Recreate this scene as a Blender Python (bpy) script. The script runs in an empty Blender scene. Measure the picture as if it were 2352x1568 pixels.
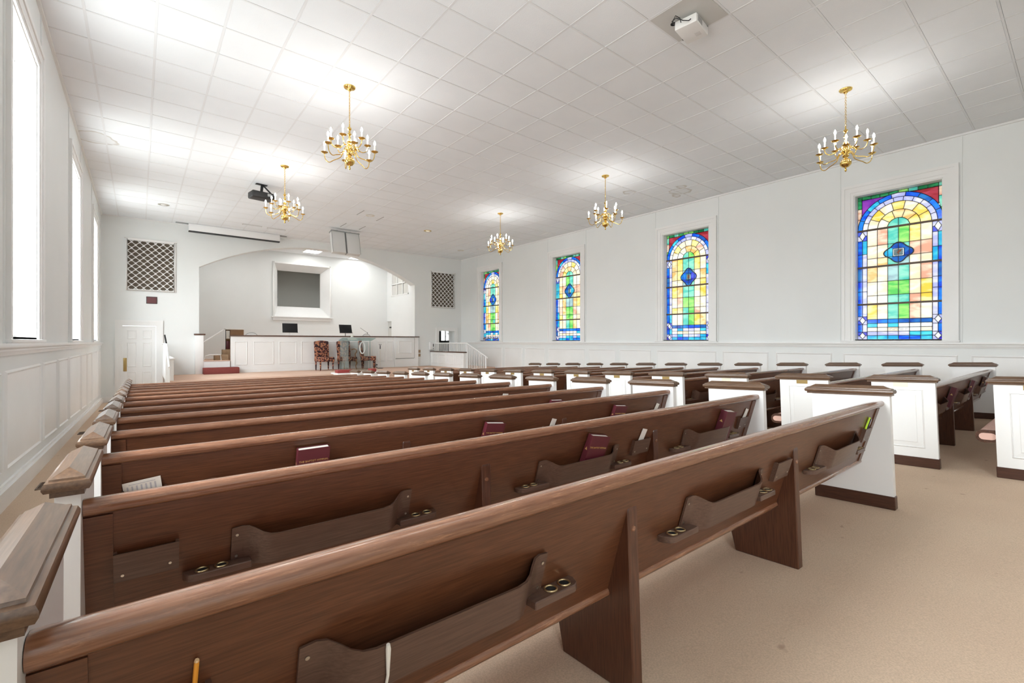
import bpy, bmesh, math, random
from mathutils import Vector, Matrix, noise
random.seed(7)
PI=math.pi
C=bpy.context.scene.collection
D=bpy.data
# ------------------------------------------------------------------ camera, world, exposure
H=1.10; YAW=math.radians(38.749); K=0.03656        # K: the floor falls towards the stage
cam=D.cameras.new('camera'); cam.sensor_width=36; cam.lens=36*1066.6/2352; cam.clip_start=.02
co=D.objects.new('camera',cam); C.objects.link(co); co.location=(0,0,H); co.rotation_euler=(PI/2,0,-YAW)
bpy.context.scene.camera=co
sc=bpy.context.scene
sc.view_settings.view_transform='Standard'; sc.view_settings.look='None'; sc.view_settings.gamma=1
sc.view_settings.use_curve_mapping=False; sc.view_settings.exposure=0.84
sc.cycles.max_bounces=14; sc.cycles.diffuse_bounces=7; sc.cycles.transparent_max_bounces=16
sc.cycles.sample_clamp_indirect=6
W=D.worlds.new('overcast_sky'); sc.world=W; W.use_nodes=True
nt=W.node_tree; bg=nt.nodes['Background']; bg.inputs['Strength'].default_value=13.5
tc=nt.nodes.new('ShaderNodeTexCoord'); sp=nt.nodes.new('ShaderNodeSeparateXYZ'); cr=nt.nodes.new('ShaderNodeValToRGB')
nt.links.new(tc.outputs['Generated'],sp.inputs[0]); nt.links.new(sp.outputs['Z'],cr.inputs[0])
mp=cr.color_ramp; mp.elements[0].position=0.0; mp.elements[0].color=(.40,.41,.40,1); mp.elements[1].position=.12; mp.elements[1].color=(.93,.97,1,1)
nt.links.new(cr.outputs[0],bg.inputs['Color'])
BULB=88.0      # chandelier bulb emission
# ------------------------------------------------------------------ materials
MT={}
def nodes(m): return m.node_tree.nodes, m.node_tree.links
def pm(name,col,rough=.5,metal=0,spec=.5,coat=0,emit=None,est=0,trans=0,alpha=1):
    m=D.materials.new(name); m.use_nodes=True; b=m.node_tree.nodes['Principled BSDF']
    b.inputs['Base Color'].default_value=(*col,1); b.inputs['Roughness'].default_value=rough
    b.inputs['Metallic'].default_value=metal; b.inputs['Specular IOR Level'].default_value=spec
    b.inputs['Coat Weight'].default_value=coat; b.inputs['Coat Roughness'].default_value=.12
    b.inputs['Transmission Weight'].default_value=trans; b.inputs['Alpha'].default_value=alpha
    if emit: b.inputs['Emission Color'].default_value=(*emit,1); b.inputs['Emission Strength'].default_value=est
    MT[name]=m; return m
def addnoise(m,c1,c2,scale,stretch=(1,1,1),detail=4,lo=.35,hi=.65,bump=0,bscale=None,coords='Object',rand=True,bdist=.01):
    n,l=nodes(m); b=n['Principled BSDF']
    t=n.new('ShaderNodeTexCoord'); mapn=n.new('ShaderNodeMapping'); mapn.inputs['Scale'].default_value=stretch
    src=t.outputs[coords] if coords!='World' else n.new('ShaderNodeNewGeometry').outputs['Position']
    l.new(src,mapn.inputs[0])
    if rand and coords=='Object':
        oi=n.new('ShaderNodeObjectInfo'); mu=n.new('ShaderNodeMath'); mu.operation='MULTIPLY'; mu.inputs[1].default_value=37
        l.new(oi.outputs['Random'],mu.inputs[0]); l.new(mu.outputs[0],mapn.inputs['Location'])
    no=n.new('ShaderNodeTexNoise'); no.inputs['Scale'].default_value=scale; no.inputs['Detail'].default_value=detail
    l.new(mapn.outputs[0],no.inputs['Vector'])
    r=n.new('ShaderNodeValToRGB'); r.color_ramp.elements[0].position=lo; r.color_ramp.elements[1].position=hi
    r.color_ramp.elements[0].color=(*c1,1); r.color_ramp.elements[1].color=(*c2,1)
    l.new(no.outputs['Fac'],r.inputs[0]); l.new(r.outputs[0],b.inputs['Base Color'])
    if bump:
        n2=n.new('ShaderNodeTexNoise'); n2.inputs['Scale'].default_value=bscale or scale; n2.inputs['Detail'].default_value=3
        l.new(mapn.outputs[0],n2.inputs['Vector'])
        bu=n.new('ShaderNodeBump'); bu.inputs['Strength'].default_value=bump; bu.inputs['Distance'].default_value=bdist
        l.new(n2.outputs['Fac'],bu.inputs['Height']); l.new(bu.outputs[0],b.inputs['Normal'])
    return m,r
def wood(name,dark,mid,light,rough,coat,worn=0,ax='x',pore=.55):
    A={'x':lambda a,b,c:(a,b,c),'y':lambda a,b,c:(b,a,c),'z':lambda a,b,c:(b,c,a)}[ax]
    m=pm(name,mid,rough,coat=coat); n,l=nodes(m); b=n['Principled BSDF']
    addnoise(m,dark,light,9,A(1.2,11,22),6,.3,.72)
    # fine pore lines
    t=n.new('ShaderNodeTexCoord'); mp_=n.new('ShaderNodeMapping'); mp_.inputs['Scale'].default_value=A(3,90,160); l.new(t.outputs['Object'],mp_.inputs[0])
    no=n.new('ShaderNodeTexNoise'); no.inputs['Scale'].default_value=3; no.inputs['Detail'].default_value=5; l.new(mp_.outputs[0],no.inputs['Vector'])
    mx=n.new('ShaderNodeMix'); mx.data_type='RGBA'; mx.blend_type='MULTIPLY'; mx.inputs['Factor'].default_value=pore
    r2=n.new('ShaderNodeValToRGB'); r2.color_ramp.elements[0].position=.35; r2.color_ramp.elements[0].color=(.74,.68,.66,1); r2.color_ramp.elements[1].position=.6; r2.color_ramp.elements[1].color=(1,1,1,1)
    l.new(no.outputs['Fac'],r2.inputs[0])
    src=b.inputs['Base Color'].links[0].from_socket
    l.new(src,mx.inputs['A']); l.new(r2.outputs[0],mx.inputs['B']); last=mx.outputs['Result']
    if worn:
        # rubbed-off varnish in patches and scratches
        n3=n.new('ShaderNodeTexNoise'); n3.inputs['Scale'].default_value=5; n3.inputs['Detail'].default_value=9; n3.inputs['Roughness'].default_value=.75
        l.new(mp_.outputs[0],n3.inputs['Vector']); mp2=n.new('ShaderNodeMapping'); mp2.inputs['Scale'].default_value=A(1.5,12,12); l.new(t.outputs['Object'],mp2.inputs[0]); l.new(mp2.outputs[0],n3.inputs['Vector'])
        r3=n.new('ShaderNodeValToRGB'); r3.color_ramp.elements[0].position=.56; r3.color_ramp.elements[0].color=(0,0,0,1); r3.color_ramp.elements[1].position=.66; r3.color_ramp.elements[1].color=(worn,worn,worn,1)
        l.new(n3.outputs['Fac'],r3.inputs[0])
        m2=n.new('ShaderNodeMix'); m2.data_type='RGBA'; l.new(r3.outputs[0],m2.inputs['Factor']); l.new(last,m2.inputs['A']); m2.inputs['B'].default_value=(light[0]*2.2,light[1]*2.3,light[2]*2.3,1)
        last=m2.outputs['Result']
    l.new(last,b.inputs['Base Color'])
    rr=n.new('ShaderNodeMapRange'); rr.inputs['To Min'].default_value=rough-.03; rr.inputs['To Max'].default_value=rough+.05
    l.new(no.outputs['Fac'],rr.inputs['Value']); l.new(rr.outputs[0],b.inputs['Roughness'])
    return m
wood('pew_wood',(.080,.028,.012),(.115,.041,.018),(.155,.058,.026),.32,.15)
wood('rail_wood',(.18,.074,.037),(.235,.105,.055),(.285,.135,.075),.20,.6,.28)
wood('rack_wood',(.085,.045,.031),(.11,.060,.042),(.14,.078,.055),.36,.2)
wood('cap_wood',(.075,.037,.018),(.11,.057,.029),(.16,.088,.047),.33,.25,.06,'y',.12)
wood('base_wood',(.045,.016,.009),(.065,.024,.014),(.09,.035,.02),.38,.1,.1,'y')
wood('support_wood',(.055,.018,.009),(.085,.030,.014),(.12,.045,.022),.34,.2,0,'z')
addnoise(pm('wall_paint',(.79,.795,.78),.55),(.765,.785,.78),(.80,.82,.815),.7,(1,1,1),3,.3,.7,.08,60,'World',bdist=.003)
addnoise(pm('white_trim',(.82,.82,.81),.35),(.80,.80,.79),(.845,.845,.84),1.5,(1,1,1),3,.3,.7,.04,40,'World',bdist=.002)
pm('pew_white',(.83,.83,.82),.3,coat=.2)
def tile_mat():
    m=pm('ceiling_tile',(.84,.84,.83),.85,spec=.2)
    _,r=addnoise(m,(.83,.865,.895),(.86,.893,.922),2.0,(1,1,1),3,.3,.7,.35,85,'World',bdist=.004)
    n,l=nodes(m); b=n['Principled BSDF']; g=n.new('ShaderNodeNewGeometry')
    no=n.new('ShaderNodeTexNoise'); no.inputs['Scale'].default_value=3.5; l.new(g.outputs['Position'],no.inputs['Vector'])
    last=r.outputs[0]
    for (x,y,rad) in ((10.22,6.2,.22),(9.95,6.0,.12),(9.3,7.05,.12),(-.62,11.1,.28),(10.45,6.45,.10)):
        vd=n.new('ShaderNodeVectorMath'); vd.operation='DISTANCE'; vd.inputs[1].default_value=(x,y,4.73); l.new(g.outputs['Position'],vd.inputs[0])
        ad=n.new('ShaderNodeMath'); ad.operation='MULTIPLY_ADD'; ad.inputs[1].default_value=.30; l.new(no.outputs['Fac'],ad.inputs[0]); l.new(vd.outputs['Value'],ad.inputs[2])
        rp=n.new('ShaderNodeValToRGB'); e=rp.color_ramp.elements; e[0].position=rad+.10; e[0].color=(0.12,.12,.12,1); e[1].position=rad+.18; e[1].color=(0,0,0,1)
        q=e.new(rad+.15); q.color=(.75,.75,.75,1)
        l.new(ad.outputs[0],rp.inputs[0])
        mx=n.new('ShaderNodeMix'); mx.data_type='RGBA'; l.new(rp.outputs[0],mx.inputs['Factor']); l.new(last,mx.inputs['A']); mx.inputs['B'].default_value=(.52,.48,.42,1); last=mx.outputs['Result']
    l.new(last,b.inputs['Base Color'])
tile_mat()
pm('ceiling_grid',(.78,.80,.82),.6)
def carpet(name,c1,c2,c3):
    m=pm(name,c1,.95,spec=.1); _,r=addnoise(m,c1,c2,.9,(1,1,1),3,.35,.7,.5,420,'World',bdist=.004)
    n,l=nodes(m); b=n['Principled BSDF']; g=n.new('ShaderNodeNewGeometry')
    no=n.new('ShaderNodeTexNoise'); no.inputs['Scale'].default_value=160; no.inputs['Detail'].default_value=4; l.new(g.outputs['Position'],no.inputs['Vector'])
    rp=n.new('ShaderNodeValToRGB'); rp.color_ramp.elements[0].position=.3; rp.color_ramp.elements[0].color=(.72,.72,.72,1); rp.color_ramp.elements[1].position=.65
    l.new(no.outputs['Fac'],rp.inputs[0]); mx=n.new('ShaderNodeMix'); mx.data_type='RGBA'; mx.blend_type='MULTIPLY'; mx.inputs['Factor'].default_value=.7
    l.new(r.outputs[0],mx.inputs['A']); l.new(rp.outputs[0],mx.inputs['B']); l.new(mx.outputs['Result'],b.inputs['Base Color'])
    # small dark soil spots
    n2=n.new('ShaderNodeTexNoise'); n2.inputs['Scale'].default_value=9; n2.inputs['Detail'].default_value=2; l.new(g.outputs['Position'],n2.inputs['Vector'])
    r2=n.new('ShaderNodeValToRGB'); r2.color_ramp.elements[0].position=.735; r2.color_ramp.elements[0].color=(0,0,0,1); r2.color_ramp.elements[1].position=.78; r2.color_ramp.elements[1].color=(.6,.6,.6,1)
    l.new(n2.outputs['Fac'],r2.inputs[0]); m3=n.new('ShaderNodeMix'); m3.data_type='RGBA'; l.new(r2.outputs[0],m3.inputs['Factor']); l.new(mx.outputs['Result'],m3.inputs['A']); m3.inputs['B'].default_value=(*c3,1)
    l.new(m3.outputs['Result'],b.inputs['Base Color'])
carpet('carpet',(.62,.465,.345),(.68,.53,.395),(.33,.22,.16))
carpet('stage_carpet',(.72,.50,.39),(.78,.57,.45),(.4,.25,.18))
addnoise(pm('red_carpet',(.22,.05,.045),.95),(.22,.05,.045),(.25,.062,.055),60,bump=.2,bscale=300)
addnoise(pm('pink_fabric',(.62,.38,.32),.8),(.58,.35,.29),(.68,.44,.37),120,bump=.2,bscale=500)
pm('pink_cap',(.72,.46,.38),.6)
pm('brass',(.80,.56,.17),.16,1); pm('dull_brass',(.42,.27,.10),.38,1); pm('pale_metal',(.72,.68,.6),.3,1); pm('ring_brass',(.62,.48,.27),.3,1)
pm('plaque_brass',(.36,.25,.10),.4,.8); pm('plaque_light',(.80,.74,.58),.4,.3)
pm('candle',(.92,.88,.76),.35,emit=(1,.9,.7),est=.2); pm('bulb',(1,1,1),.3,emit=(1.0,.985,.96),est=BULB)
pm('black_plastic',(.016,.016,.017),.45); pm('black_metal',(.02,.02,.022),.35,.5); pm('cable_black',(.01,.01,.01),.6)
pm('white_plastic',(.80,.80,.79),.35); pm('grey_plastic',(.35,.36,.36),.45); pm('grey_panel',(.60,.60,.58),.6); pm('dark_hole',(.01,.01,.01),.9)
pm('speaker_grey',(.66,.66,.65),.7); pm('grey_line',(.33,.34,.34),.6)
pm('lead',(.022,.022,.025),.45,.3); pm('bar_brown',(.09,.055,.035),.5)
pm('screen_case',(.84,.84,.84),.4)
pm('grille_cloth',(.155,.125,.095),.95)
pm('plaque_red',(.12,.025,.03),.3,coat=.4)
pm('maroon_cover',(.115,.018,.028),.42); pm('paper',(.84,.82,.76),.8); pm('gold_print',(.75,.52,.2),.35,.6); pm('brown_cover',(.10,.04,.028),.45); pm('tan_cover',(.30,.17,.12),.6)
pm('red_cover',(.28,.035,.03),.5); pm('card_ink',(.55,.54,.56),.8)
pm('pencil_orange',(.85,.36,.04),.4); pm('pencil_wood',(.75,.52,.3),.7); pm('marker_green',(.55,.85,.05),.35); pm('white_stick',(.82,.80,.74),.4); pm('dark_pen',(.03,.03,.06),.3)
wood('dark_frame_wood',(.05,.02,.012),(.09,.035,.02),(.13,.055,.03),.35,.3); wood('cabinet_wood',(.16,.075,.028),(.24,.12,.045),(.32,.17,.07),.4,.2)
addnoise(pm('cardboard',(.36,.25,.15),.85),(.33,.22,.13),(.40,.28,.18),12)
pm('choir_grey',(.58,.58,.55),.7); pm('vent_brown',(.16,.11,.08),.5,.3); pm('room_grey',(.24,.235,.22),.8)
def damask():
    m=pm('damask',(.3,.12,.07),.8); n,l=nodes(m); b=n['Principled BSDF']; t=n.new('ShaderNodeTexCoord')
    v=n.new('ShaderNodeTexVoronoi'); v.inputs['Scale'].default_value=17; v.feature='SMOOTH_F1'; l.new(t.outputs['Object'],v.inputs['Vector'])
    no=n.new('ShaderNodeTexNoise'); no.inputs['Scale'].default_value=22; l.new(t.outputs['Object'],no.inputs['Vector'])
    a=n.new('ShaderNodeMath'); a.operation='MULTIPLY_ADD'; a.inputs[1].default_value=.7; l.new(no.outputs['Fac'],a.inputs[0]); l.new(v.outputs['Distance'],a.inputs[2])
    r=n.new('ShaderNodeValToRGB'); e=r.color_ramp.elements; e[0].position=.56; e[0].color=(.46,.22,.11,1); e[1].position=.92; e[1].color=(.03,.010,.012,1)
    q=e.new(.76); q.color=(.30,.10,.07,1); q=e.new(.83); q.color=(.05,.014,.014,1)
    l.new(a.outputs[0],r.inputs[0]); l.new(r.outputs[0],b.inputs['Base Color'])
damask()
def glassm(name,tint,gloss,trans=None):
    m=D.materials.new(name); m.use_nodes=True; n,l=nodes(m); n.clear()
    o=n.new('ShaderNodeOutputMaterial'); mx=n.new('ShaderNodeMixShader'); t=n.new('ShaderNodeBsdfTransparent'); g=n.new('ShaderNodeBsdfGlossy')
    t.inputs['Color'].default_value=(*tint,1); g.inputs['Roughness'].default_value=.04; mx.inputs[0].default_value=gloss
    l.new(t.outputs[0],mx.inputs[1]); l.new(g.outputs[0],mx.inputs[2]); l.new(mx.outputs[0],o.inputs[0]); MT[name]=m
glassm('window_glass',(.97,.98,.98),.05); glassm('acrylic',(.92,.96,.96),.12); glassm('acrylic_edge',(.74,.86,.85),.2)
GK=.082   # how much daylight the opalescent glass lets through
def opal(name,c1,c2,sc_=3.0):
    m=D.materials.new(name); m.use_nodes=True; n,l=nodes(m); n.clear(); o=n.new('ShaderNodeOutputMaterial')
    g=n.new('ShaderNodeNewGeometry'); mp_=n.new('ShaderNodeMapping'); mp_.inputs['Scale'].default_value=(1,1,2.8); mp_.inputs['Rotation'].default_value=(.35,0,0)
    l.new(g.outputs['Position'],mp_.inputs[0]); no=n.new('ShaderNodeTexNoise'); no.inputs['Scale'].default_value=sc_; no.inputs['Detail'].default_value=5; no.inputs['Distortion'].default_value=.8
    l.new(mp_.outputs[0],no.inputs['Vector']); r=n.new('ShaderNodeValToRGB'); e=r.color_ramp.elements; e[0].position=.40; e[1].position=.60
    e[0].color=tuple(v*GK for v in c1)+(1,); e[1].color=tuple(v*GK for v in c2)+(1,); l.new(no.outputs['Fac'],r.inputs[0])
    t=n.new('ShaderNodeBsdfTranslucent'); l.new(r.outputs[0],t.inputs['Color']); gl=n.new('ShaderNodeBsdfGlossy'); gl.inputs['Roughness'].default_value=.15; gl.inputs['Color'].default_value=(.5,.5,.5,1)
    mx=n.new('ShaderNodeMixShader'); mx.inputs[0].default_value=.04; l.new(t.outputs[0],mx.inputs[1]); l.new(gl.outputs[0],mx.inputs[2])
    # the pane diffuses once: at its inner face (normal towards the room); its outer face and edges are clear
    sx=n.new('ShaderNodeSeparateXYZ'); l.new(g.outputs['True Normal'],sx.inputs[0]); lt=n.new('ShaderNodeMath'); lt.operation='ABSOLUTE'; l.new(sx.outputs['X'],lt.inputs[0])
    bf=n.new('ShaderNodeNewGeometry'); at=n.new('ShaderNodeAttribute'); at.attribute_name='inner'; tr=n.new('ShaderNodeBsdfTransparent'); m2=n.new('ShaderNodeMixShader')
    l.new(at.outputs['Fac'],m2.inputs[0]); l.new(tr.outputs[0],m2.inputs[1]); l.new(mx.outputs[0],m2.inputs[2]); l.new(m2.outputs[0],o.inputs[0]); MT[name]=m
for nm,a,b in (('g_blue',(.01,.07,.80),(.02,.30,.95)),('g_cyan',(.02,.42,.80),(.10,.75,.85)),('g_lav',(.50,.52,.95),(.86,.84,1.0)),('g_cream',(1,.80,.52),(1,.95,.82)),
    ('g_orange',(1,.52,.16),(1,.86,.50)),('g_pink',(.85,.42,.28),(1,.80,.60)),('g_yellow',(1,.66,.08),(1,.90,.40)),('g_green',(.12,.62,.12),(.45,.90,.22)),
    ('g_teal',(.10,.60,.48),(.35,.85,.62)),('g_mauve',(.30,.42,.48),(.48,.75,.72)),('g_red',(.35,.02,.03),(.55,.06,.10)),('g_purple',(.18,.03,.40),(.35,.06,.50)),
    ('g_deep',(.01,.06,.42),(.03,.22,.62)),('g_dkgreen',(.01,.18,.06),(.06,.50,.18)),('g_white',(.95,.95,.92),(1,1,.98)),('g_grey',(.10,.16,.17),(.24,.30,.30)),('g_indigo',(.05,.03,.60),(.10,.16,.85))):
    opal(nm,a,b)
pm('figure_brown',(.30,.10,.05),.6); pm('figure_blue',(.10,.30,.42),.6)
# ------------------------------------------------------------------ mesh helpers
class MB:
    def __init__(s): s.v=[]; s.f=[]
    def add(s,vs,fs):
        o=len(s.v); s.v+= [tuple(v) for v in vs]; s.f+=[tuple(i+o for i in f) for f in fs]; return s
    def box(s,x0,x1,y0,y1,z0,z1):
        return s.add([(x0,y0,z0),(x1,y0,z0),(x1,y1,z0),(x0,y1,z0),(x0,y0,z1),(x1,y0,z1),(x1,y1,z1),(x0,y1,z1)],
            [(0,3,2,1),(4,5,6,7),(0,1,5,4),(1,2,6,5),(2,3,7,6),(3,0,4,7)])
    def hexa(s,b,t):  # bottom 4, top 4
        return s.add(list(b)+list(t),[(0,3,2,1),(4,5,6,7),(0,1,5,4),(1,2,6,5),(2,3,7,6),(3,0,4,7)])
    def prism(s,poly,a0,a1,axis='x'):   # poly in the two other axes, extruded along axis
        n=len(poly)
        def P(p,a): return {'x':(a,p[0],p[1]),'y':(p[0],a,p[1]),'z':(p[0],p[1],a)}[axis]
        return s.add([P(p,a0) for p in poly]+[P(p,a1) for p in poly],[tuple(range(n))[::-1],tuple(range(n,2*n))]+[(i,(i+1)%n,n+(i+1)%n,n+i) for i in range(n)])
    def tube(s,pts,r,n=8,close=False):
        pts=[Vector(p) for p in pts]; m=len(pts); rs=r if isinstance(r,(list,tuple)) else [r]*m; o=len(s.v); up=None; vs=[]
        for i,p in enumerate(pts):
            if close: d=pts[(i+1)%m]-pts[i-1]
            else: d=pts[min(i+1,m-1)]-pts[max(i-1,0)]
            d.normalize()
            if up is None: up=d.orthogonal().normalized()
            else: up=(up-d*up.dot(d)).normalized()
            b=d.cross(up)
            for k in range(n):
                a=2*PI*k/n; vs.append(p+(up*math.cos(a)+b*math.sin(a))*rs[i])
        fs=[]
        for i in range(m if close else m-1):
            j=(i+1)%m
            for k in range(n): fs.append((i*n+k,i*n+(k+1)%n,j*n+(k+1)%n,j*n+k))
        if not close: fs.append(tuple(range(n))[::-1]); fs.append(tuple((m-1)*n+k for k in range(n)))
        return s.add(vs,fs)
    def lathe(s,prof,cx=0,cy=0,z0=0,n=16):   # prof: (r,z) bottom to top
        vs=[];m=len(prof)
        for r,z in prof:
            for k in range(n): a=2*PI*k/n; vs.append((cx+r*math.cos(a),cy+r*math.sin(a),z0+z))
        fs=[(i*n+k,i*n+(k+1)%n,(i+1)*n+(k+1)%n,(i+1)*n+k) for i in range(m-1) for k in range(n)]
        fs.append(tuple(range(n))[::-1]); fs.append(tuple((m-1)*n+k for k in range(n)))
        return s.add(vs,fs)
    def sweep(s,prof,path):  # prof (a,b) list, path list of functions mapping (a,b)->xyz ; open ends capped
        n=len(prof); m=len(path); vs=[f(a,b) for f in path for a,b in prof]
        fs=[(i*n+k,i*n+(k+1)%n,(i+1)*n+(k+1)%n,(i+1)*n+k) for i in range(m-1) for k in range(n)]
        fs.append(tuple(range(n))[::-1]); fs.append(tuple((m-1)*n+k for k in range(n)))
        return s.add(vs,fs)
    def xf(s,M):
        s.v=[tuple(M@Vector(v)) for v in s.v]; return s
    def mesh(s,name,mat,smooth=35,bevel=0,seg=2):
        me=D.meshes.new(name); me.from_pydata(s.v,[],s.f)
        bm=bmesh.new(); bm.from_mesh(me); bmesh.ops.recalc_face_normals(bm,faces=bm.faces)
        if bevel: 
            bmesh.ops.remove_doubles(bm,verts=bm.verts,dist=1e-5)
            ed=[e for e in bm.edges if len(e.link_faces)==2 and e.calc_face_angle(0)>.6]
            bmesh.ops.bevel(bm,geom=ed,offset=bevel,segments=seg,profile=.5,affect='EDGES',clamp_overlap=True)
        bm.to_mesh(me); bm.free()
        if mat.startswith('g_'):
            at=me.attributes.new('inner','FLOAT','FACE')
            for p in me.polygons: at.data[p.index].value=1.0 if p.normal.x<-.9 else 0.0
        if smooth: me.shade_smooth(); me.set_sharp_from_angle(angle=math.radians(smooth))
        me.materials.append(MT[mat]); return me
def obj(name,mb,mat,parent=None,smooth=35,bevel=0,seg=2,mat_world=None):
    me=mb.mesh(name,mat,smooth,bevel,seg) if isinstance(mb,MB) else mb
    o=D.objects.new(name,me); C.objects.link(o)
    if parent: o.parent=parent
    if mat_world is not None: o.matrix_world=mat_world
    return o
def tag(o,label=None,cat=None,group=None,kind=None):
    if label: o['label']=label
    if cat: o['category']=cat
    if group: o['group']=group
    if kind: o['kind']=kind
    return o
def thing(name,label,cat,loc=(0,0,0),rot=(0,0,0),group=None):
    o=D.objects.new(name,None); C.objects.link(o); o.location=loc; o.rotation_euler=rot; o.empty_display_size=.1
    return tag(o,label,cat,group)
def tree(o,parent=None):
    c=o.copy(); C.objects.link(c); c.parent=parent
    for ch in o.children: tree(ch,c)
    return c
def struct(name,mb,mat,parent=None,**k):
    o=obj(name,mb,mat,parent,**k); 
    if not parent: o['kind']='structure'
    return o
def text_mesh(s,size,mat,depth=.0008):
    cu=D.curves.new('print','FONT'); cu.body=s; cu.size=size; cu.extrude=depth; cu.align_x='CENTER'; cu.align_y='CENTER'; cu.resolution_u=2
    o=D.objects.new('tmp',cu); C.objects.link(o); dg=bpy.context.evaluated_depsgraph_get(); me=D.meshes.new_from_object(o.evaluated_get(dg)); D.objects.remove(o); D.curves.remove(cu)
    me.materials.clear(); me.materials.append(MT[mat]); return me
fl=lambda y:-K*y
XL,XR,YB,YF,ZC=-.85,11.22,-4.2,17.6,4.73
# ------------------------------------------------------------------ floor
mb=MB(); mb.hexa([(XL-.3,YB-.2,fl(YB)-.25),(XR+.3,YB-.2,fl(YB)-.25),(XR+.3,YF,fl(YF)-.25),(XL-.3,YF,fl(YF)-.25)],[(XL-.3,YB-.2,fl(YB-.2)),(XR+.3,YB-.2,fl(YB-.2)),(XR+.3,YF,fl(YF)),(XL-.3,YF,fl(YF))])
floor=struct('floor',mb,'carpet',smooth=0)
# ------------------------------------------------------------------ side walls with window openings
WZ0,WZ1=1.14,4.03
WR=[2.315+4.38*i for i in range(4)]; WLc=[-2.42+4.38*i for i in range(5)]
HW=.665
def side_wall(name,x0,x1,wins,extra=None):
    mb=MB(); ys=YB
    for c in wins:
        mb.box(x0,x1,ys,c-HW,-.95,ZC+.1); mb.box(x0,x1,c-HW,c+HW,-.95,WZ0); mb.box(x0,x1,c-HW,c+HW,WZ1,ZC+.1); ys=c+HW
    mb.box(x0,x1,ys,YF+.3,-.95,ZC+.1)
    return struct(name,mb,'wall_paint',smooth=0)
wl=side_wall('wall_left',XL-.3,XL,WLc); wr=side_wall('wall_right',XR,XR+.3,WR)
struct('wall_back',MB().box(XL-.3,XR+.3,YB-.2,YB,-.6,ZC+.1),'wall_paint',smooth=0)
# front wall: left part, right part, arch over the choir, doors and grilles
ARX0,ARX1,ARC,ARR,ARP=1.47,8.94,5.205,7.35,4.47
def archz(x): return ARP-(ARR-math.sqrt(max(ARR*ARR-(x-ARC)**2,0)))
Y1=YF+.40
mb=MB()
DLx0,DLx1,DRx0,DRx1,DZ=-.40,.40,10.08,10.86,1.56
GL=(-.27,.83,2.64,4.07); GR=(9.72,10.84,2.60,4.06)
def fbox(x0,x1,z0,z1): mb.box(x0,x1,YF,Y1,z0,z1)
zb=-.95
fbox(XL-.3,DLx0,zb,GL[2]); fbox(DLx1,ARX0,zb,GL[2]); fbox(DLx0,DLx1,DZ,GL[2])
fbox(XL-.3,GL[0],GL[2],GL[3]); fbox(GL[1],ARX0,GL[2],GL[3]); fbox(XL-.3,ARX0,GL[3],ZC+.1)
fbox(ARX1,DRx0,zb,GR[2]); fbox(DRx1,XR+.3,zb,GR[2]); fbox(DRx0,DRx1,DZ,GR[2])
fbox(ARX1,GR[0],GR[2],GR[3]); fbox(GR[1],XR+.3,GR[2],GR[3]); fbox(ARX1,XR+.3,GR[3],ZC+.1)
NA=48
top=[(ARX0+(ARX1-ARX0)*i/NA) for i in range(NA+1)]
for a,b in zip(top,top[1:]):
    mb.hexa([(a,YF,archz(a)),(b,YF,archz(b)),(b,Y1,archz(b)),(a,Y1,archz(a))],[(a,YF,ZC+.1),(b,YF,ZC+.1),(b,Y1,ZC+.1),(a,Y1,ZC+.1)])
fbox(ARX0,ARX1,zb,.05)
wf=struct('wall_front',mb,'wall_paint',smooth=0)
# choir recess shell
YC=20.5
mb=MB(); ox0,ox1,oz0,oz1=4.22,6.38,2.12,4.26
mb.box(1.0,ox0,YC,YC+.5,0,ZC+.1); mb.box(ox1,9.2,YC,YC+.5,0,ZC+.1); mb.box(ox0,ox1,YC,YC+.5,0,oz0); mb.box(ox0,ox1,YC,YC+.5,oz1,ZC+.1)
struct('wall_choir_back',mb,'wall_paint',smooth=0)
struct('wall_choir_left',MB().box(1.0,1.2,Y1,YC,0,ZC+.1),'wall_paint',smooth=0)
mb=MB(); X9=9.0   # right choir wall with upper window and a door
mb.box(X9,X9+.2,Y1,18.3,0,ZC+.1); mb.box(X9,X9+.2,18.3,20.03,0,3.14); mb.box(X9,X9+.2,18.3,20.03,4.22,ZC+.1); mb.box(X9,X9+.2,20.03,YC,2.03,ZC+.1); mb.box(X9,X9+.2,20.03,YC,0,.4)
struct('wall_choir_right',mb,'wall_paint',smooth=0)
struct('floor_choir',MB().box(1.1,9.1,YF+.05,YC+.1,.05,.46),'stage_carpet',smooth=0)
cl=struct('ceiling_choir',MB().box(1.0,9.2,Y1,YC+.1,ZC,ZC+.1),'ceiling_tile',smooth=0)
# ------------------------------------------------------------------ ceiling: slab, grid, lay-in tiles
ceil=struct('ceiling',MB().box(XL-.3,XR+.3,YB-.2,YF+.1,ZC+.06,ZC+.2),'wall_paint',smooth=0)
TX,TY=.62,.628
xs=[XL]+[.15+TX*k for k in range(-1,18)]+[XR]; xs=[x for x in xs if XL<=x<=XR]
ys=[YB]+[.62+TY*k for k in range(-7,28) if YB+.1<.62+TY*k<YF-.1]+[YF]
S_,C_=math.sin(YAW),math.cos(YAW)
def vis(x,y):
    s=x*S_+y*C_
    if s<.3: return 0
    u=1176+1066.6*(x*C_-y*S_)/s; v=784-1066.6*(ZC-H)/s
    return 1/s**3 if (-60<u<2412 and v>-60) else 0
tiles=[]
for i,(a,b) in enumerate(zip(xs,xs[1:])):
    for j,(c,d) in enumerate(zip(ys,ys[1:])):
        if abs(a-4.49)<.03 and c<2.8<d: PT=(a,b,c,d); continue
        tiles.append((vis((a+b)/2,(c+d)/2),a,b,c,d))
tiles.sort(key=lambda t:-t[0])
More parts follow.
